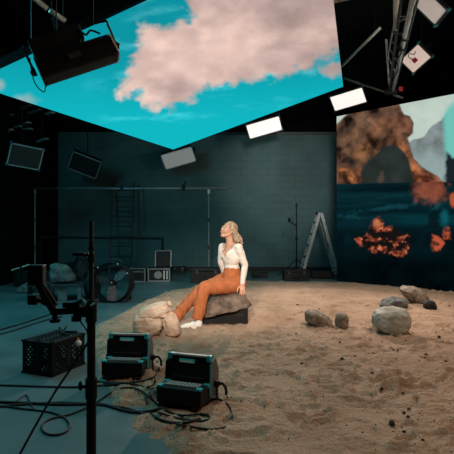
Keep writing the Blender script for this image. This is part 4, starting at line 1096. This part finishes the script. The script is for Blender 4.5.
# ================================================================== MILK CRATE
ca = G(51.8, 377); e1 = (G(23, 372.5) - ca).normalized(); e2 = Vector((-e1.y, e1.x, 0)); e2 = e2 if e2.y > 0 else -e2
l1, l2, hc_ = .325, .415, .285
Rc = Matrix((e1, e2, UP)).transposed()
if Rc.determinant() < 0: Rc = Matrix((-e1, e2, UP)).transposed(); flip = -1
else: flip = 1
ct = thing('milk_crate', 'black plastic milk crate with lattice sides on the concrete floor', 'crate', ca, Rc)
X1 = l1 * flip
def lattice(b, o, u, v, lu, lv, th, cells):
    """diagonal lattice between two solid bands on the rectangle o + u*lu + v*lv"""
    u, v = u.normalized(), v.normalized(); n = u.cross(v)
    Rq = Matrix((u, v, n)).transposed()
    bw_ = .035
    for q in (bw_ / 2, lv - bw_ / 2): b.box(o + u * lu / 2 + v * q, (lu, bw_, th), Rq)
    for q in (bw_ / 2, lu / 2, lu - bw_ / 2): b.box(o + u * q + v * lv / 2, (bw_ if q != lu / 2 else .05, lv, th), Rq)
    step = .045; k = -lv
    while k < lu + lv:
        for sgn in (1, -1):
            # line (k + t, t) or (k + t, lv - t), clipped
            t0 = max(bw_, -k + .01); t1 = min(lv - bw_, lu - .01 - k)
            if t1 - t0 > .02:
                a_ = (k + t0, t0 if sgn > 0 else lv - t0); c_ = (k + t1, t1 if sgn > 0 else lv - t1)
                m_ = ((a_[0] + c_[0]) / 2, (a_[1] + c_[1]) / 2); L_ = math.hypot(c_[0] - a_[0], c_[1] - a_[1]); an = math.atan2(c_[1] - a_[1], c_[0] - a_[0])
                b.box(o + u * m_[0] + v * m_[1], (L_, .012, th * .7), Rq @ Matrix.Rotation(an, 3, 'Z'))
        k += step
x_, y_ = Vector((flip, 0, 0)), Vector((0, 1, 0)); Z0 = Vector((0, 0, 0))
for nm, o_, u_, lu in (('side_wall', Z0, x_, l1), ('side_wall', y_ * l2, x_, l1), ('side_wall', Z0, y_, l2), ('side_wall', x_ * l1, y_, l2)):
    b = B(); lattice(b, o_, u_, UP, lu, hc_, .012, 7); b.done(nm, 'black_plastic', ct)
b = B(); lattice(b, UP * hc_, x_, y_, l1, l2, .012, 7); b.done('grid_face', 'black_plastic', ct)
for z in (.008, hc_ - .004):
    b = B()
    for o_, u_, lu in ((Z0, x_, l1), (y_ * l2, x_, l1), (Z0, y_, l2), (x_ * l1, y_, l2)):
        b.box(o_ + u_ * lu / 2 + UP * z, (lu + .02, .024, .016), Matrix((u_, UP.cross(u_), UP)).transposed())
    b.done('rim', 'black_plastic', ct)
# spring clamp on the crate's right corner
cp = P(75, 336, 4.42)
t = thing('spring_clamp', 'black clamp with orange tip and white ball on the crate corner', 'clamp', cp)
B().cyl((-.13, 0, .02), (0, -.02, .0), .012, n=10).cyl((-.10, .02, .035), (.02, .0, .04), .010, n=10).done('jaw', 'black', t)
B().cyl((-.03, -.03, .005), (.05, -.04, -.025), .013, .010, n=10).done('orange_tip', 'orange_tip', t)
B().ell((.045, -.05, -.055), (.030, .030, .030), None, 3).done('white_ball', 'white', t, smooth=True)
B().tube([(-.14, .01, .02), (-.15, .01, .08), (-.11, .01, .05), (-.08, .01, .09)], .006, 6, smooth=3).done('spring', 'black', t)

# ================================================================== FOREGROUND STAND
ds = 1.75; sx0 = (91.3 - CX) * ds / F
so = Vector((sx0, ds, 0)); zp = lambda py: H - (py - CY) * ds / F
t = thing('camera_stand', 'black upright stand close to the camera at left', 'stand', so)
B().cyl((sx0, ds, .10), (sx0, ds, zp(378)), .0175, n=18).done('lower_tube', 'black', t, off=so, smooth=False)
B().cyl((sx0, ds, zp(385)), (sx0, ds, zp(300)), .0150, n=18).done('middle_tube', 'black', t, off=so)
B().cyl((sx0, ds, zp(305)), (sx0, ds, zp(221)), .0088, .0072, n=14).done('upper_tube', 'darkgrey', t, off=so)
for (y0, y1, r) in ((398, 378, .0215), (322, 302, .020), (262, 254, .0125), (250, 247, .011)):
    B().cyl((sx0, ds, zp(y0)), (sx0, ds, zp(y1)), r, n=18).done('collar', 'black_plastic', t, off=so)
B().cyl((sx0 - .02, ds - .005, zp(386)), (sx0 - .034, ds - .01, zp(386)), .006, n=8).ell((sx0 - .037, ds - .01, zp(385)), (.008, .008, .018), None, 2).done('locking_knob', 'black_plastic', t, off=so)
B().cyl((sx0 - .01, ds, zp(254)), (sx0 - .03, ds, zp(256)), .005, n=8).box((sx0 - .045, ds, zp(254)), (.04, .02, .012)).done('top_bracket', 'black', t, off=so)
for k in range(3):
    a = .6 + k * 2 * PI / 3
    B().tube([(sx0, ds, .42), (sx0 + .2 * math.cos(a), ds + .2 * math.sin(a), .30), (sx0 + .48 * math.cos(a), ds + .48 * math.sin(a), .012)], .011, 8, smooth=3).done('leg', 'black', t, off=so)
# arm with clamps and small monitor on the stand
ao = P(88, 311, ds)
t = thing('clamp_arm', 'black jointed clamp arm reaching left from the near stand', 'arm', ao)
A_ = lambda x, y, dd=0: P(x, y, ds + dd)
B().cyl(A_(96, 312), A_(80, 311), .017, n=14).box(A_(88, 311), (.05, .05, .036)).done('pole_clamp', 'black', t, off=ao)
B().cyl(A_(86, 310), A_(52, 312), .0125, n=12).box(A_(66, 311), (.07, .022, .02)).done('rod', 'black', t, off=ao)
B().cyl(A_(55, 313), A_(55, 319.5), .010, n=12).cyl(A_(55, 319), A_(55, 322), .019, n=18).done('round_foot', 'black_plastic', t, off=ao)
B().cyl(A_(76.5, 311), A_(76.5, 317), .012, n=12).cyl(A_(76.5, 316), A_(76.5, 321), .018, n=18).done('round_knob', 'black_plastic', t, off=ao)
B().cyl(A_(55, 313), A_(38, 282), .015, n=12).done('upper_rod', 'black', t, off=ao)
B().cyl(A_(57, 305), A_(41, 281), .005, n=8).done('side_bar', 'darkgrey', t, off=ao)
B().box(A_(37, 275), (.055, .04, .075)).done('monitor', 'black_plastic', t, off=ao, bevel=.004)
B().box(A_(33.5, 299.5), (.032, .03, .035)).cyl(A_(36, 299), A_(50, 306), .008, n=8).done('small_clamp', 'black_plastic', t, off=ao)
B().box(A_(72, 304.5), (.06, .03, .018)).cyl(A_(68, 306), A_(84, 300), .009, n=8).done('mount_plate', 'black_plastic', t, off=ao)
B().ell(A_(83.5, 303.5, -.02), (.009, .008, .012), None, 2).done('teal_knob', 'teal', t, off=ao)
B().cyl(A_(90.5, 306, -.03), A_(97, 302, -.03), .0035, n=8).cyl(A_(97.3, 301.8, -.036), A_(97.3, 301.8, -.026), .0075, n=14).done('silver_lever', 'alu', t, off=ao)
B().tube([A_(79, 320), A_(83, 325), A_(87, 331), A_(88, 338)], .003, 6).done('loose_cord', 'rubber', t, off=ao)

# ================================================================== CABLES
def cable(label, pts, r=.008, on_floor=True, name='cable'):
    if on_floor:
        P_ = []
        pts2 = []
        for i in range(len(pts) - 1):
            for k in range(3):
                u = k / 3; pts2.append((pts[i][0] + (pts[i + 1][0] - pts[i][0]) * u, pts[i][1] + (pts[i + 1][1] - pts[i][1]) * u))
        pts2.append(pts[-1])
        # smooth in the picture plane first so that the bends stay round
        a = np.array(pts2, float)
        for _ in range(3): a[1:-1] = .5 * a[1:-1] + .25 * (a[:-2] + a[2:])
        for x, y in a:
            g = GS(x, y); P_.append((g.x, g.y, g.z + r * .8))
    else: P_ = pts
    b = B(); b.tube(P_, r, 8, False, 3)
    o = b.done(name, 'rubber', smooth=True)
    return tag(o, label, 'cable', 'black cables')
cable('black cable on the concrete behind the milk crate, upper of two', [(-4, 331.5), (20, 325), (38, 319), (52, 314), (66, 310)], .010)
cable('black cable on the concrete behind the milk crate, lower of two', [(-4, 336), (15, 331), (32, 325), (48, 320), (62, 317)], .010)
cable('straight black cable crossing just below the milk crate', [(-4, 386), (30, 387), (60, 388), (84, 388), (104, 386), (128, 384), (150, 381), (157, 376), (160, 368), (157, 362)], .009)
cable('thick black cable crossing the floor toward the near floor light', [(-4, 403), (25, 404), (60, 406), (88, 405), (104, 405), (120, 411), (134, 414), (150, 413), (163, 409)], .011)
cable('second black cable running beside the thick one', [(-4, 408), (20, 405.5), (55, 403), (88, 404.5), (112, 407), (128, 409), (140, 414), (160, 421), (180, 426), (200, 420)], .009)
cable('black cable lying in one loose loop on the floor', [(-4, 406), (25, 410), (48, 412), (64, 417), (72, 426), (66, 434), (52, 437), (42, 433), (41, 425), (50, 419), (66, 417), (82, 411), (96, 404), (108, 395), (122, 388), (136, 388), (148, 396), (157, 406), (166, 408)], .0075)
cable('black cable looping at the left of the near floor light', [(170, 413), (156, 404), (149, 395), (151, 389), (160, 388), (170, 390), (178, 396), (185, 404), (190, 411)], .0075)
cable('black cable curving around the right of the near floor light', [(214, 399), (224, 401), (232, 409), (233, 420), (226, 429), (210, 431), (192, 428), (176, 425), (160, 421), (150, 414)], .0075)
cable('tangled black cable under the near floor light', [(160, 408), (172, 415), (186, 417), (200, 414), (212, 417), (206, 423), (186, 421), (172, 418), (158, 413)], .0075)
cable('thin cable curl at the right of the floor light by the sandbags', [(148, 372), (155, 377), (156, 384), (149, 389), (138, 386), (126, 383), (108, 384), (96, 382), (86, 379)], .0075)
cable('short black cable lying behind the crate end', [(14, 403), (22, 398), (27, 394), (29, 402), (34, 410)], .006)
p0 = P(87.5, 343, ds); 
cable('straight black cord slanting down from the near stand to the floor', [p0, P(72, 367, 1.72), P(55, 392, 1.68), P(37, 423, 1.62), P(20, 454, 1.56), P(-10, 510, 1.46), Vector((-.86, 1.36, .10)), Vector((-.95, 1.30, .012))], .0042, False)

# ================================================================== LIGHT
def spot(name, loc, tgt, power, col, angle, blend=1., size=.3):
    l = bpy.data.lights.new(name, 'SPOT'); l.energy = power; l.color = col; l.spot_size = math.radians(angle); l.spot_blend = blend; l.shadow_soft_size = size
    o = bpy.data.objects.new(name, l); C.objects.link(o); o.location = loc
    o.rotation_euler = (Vector(tgt) - Vector(loc)).to_track_quat('-Z', 'Y').to_euler()
    return o
spot('key_lamp', (-.45, 1.7, 2.4), (-.27, 6.3, .70), 1150, (1, .84, .72), 33, 1., .08)
spot('sand_lamp', (3.1, 6.3, 4.75), (2.1, 8.0, 0), 580, (1, .85, .74), 84, 1., .35)
spot('back_lamp', (1.4, 12.3, 3.95), (1.1, 6.0, 0), 2600, (1, .80, .68), 62, 1., .16)
spot('wall_fill', (1.2, 3.4, 3.5), (1.8, 14., 2.6), 1350, (1, .93, .88), 27, 1., .5)  # added spot without a fixture, brightens the back wall
spot('rig_fill', (5.2, 5.0, 2.6), (3.2, 8.8, 4.3), 380, (1, .93, .82), 60, 1., .3)  # added spot out of view, brightens the truss and pipes
def area(name, loc, tgt, power, col, sx, sy):
    l = bpy.data.lights.new(name, 'AREA'); l.energy = power; l.color = col; l.shape = 'RECTANGLE'; l.size = sx; l.size_y = sy
    o = bpy.data.objects.new(name, l); C.objects.link(o); o.location = loc
    o.rotation_euler = (Vector(tgt) - Vector(loc)).to_track_quat('-Z', 'Y').to_euler()
area('sky_fill', (-4.55, 5.9, 3.9), (-1.8, 7.0, .2), 135, (.10, .85, 1), 2.0, 2.5)  # added teal area out of view, stands in for sky screen light
area('overhead_fill', (.1, 4.2, 3.45), (-.45, 3.6, 0), 13, (.22, .92, 1), 1.2, .6)  # added teal area above the frame, for highlights on the floor lights
area('front_fill', (2.6, 2.6, 4.4), (2.0, 4.8, 0), 75, (1, .66, .46), 2, 2)  # added warm area out of view, lifts the near sand
wd_ = bpy.data.worlds.new('studio_dark'); bpy.context.scene.world = wd_; wd_.use_nodes = True
wd_.node_tree.nodes['Background'].inputs[0].default_value = (.0, .02, .024, 1); wd_.node_tree.nodes['Background'].inputs[1].default_value = .15

# ================================================================== CAMERA
cam = bpy.data.cameras.new('camera'); co = bpy.data.objects.new('camera', cam); C.objects.link(co)
co.location = (0, 0, H); co.rotation_euler = (PI / 2, 0, 0)
cam.sensor_width = 36; cam.sensor_fit = 'HORIZONTAL'; cam.lens = 36 * F / 454; cam.clip_start = .05
bpy.context.scene.camera = co
vs = bpy.context.scene.view_settings
vs.view_transform = 'Standard'; vs.look = 'None'; vs.exposure = 0; vs.gamma = 1; vs.use_curve_mapping = False
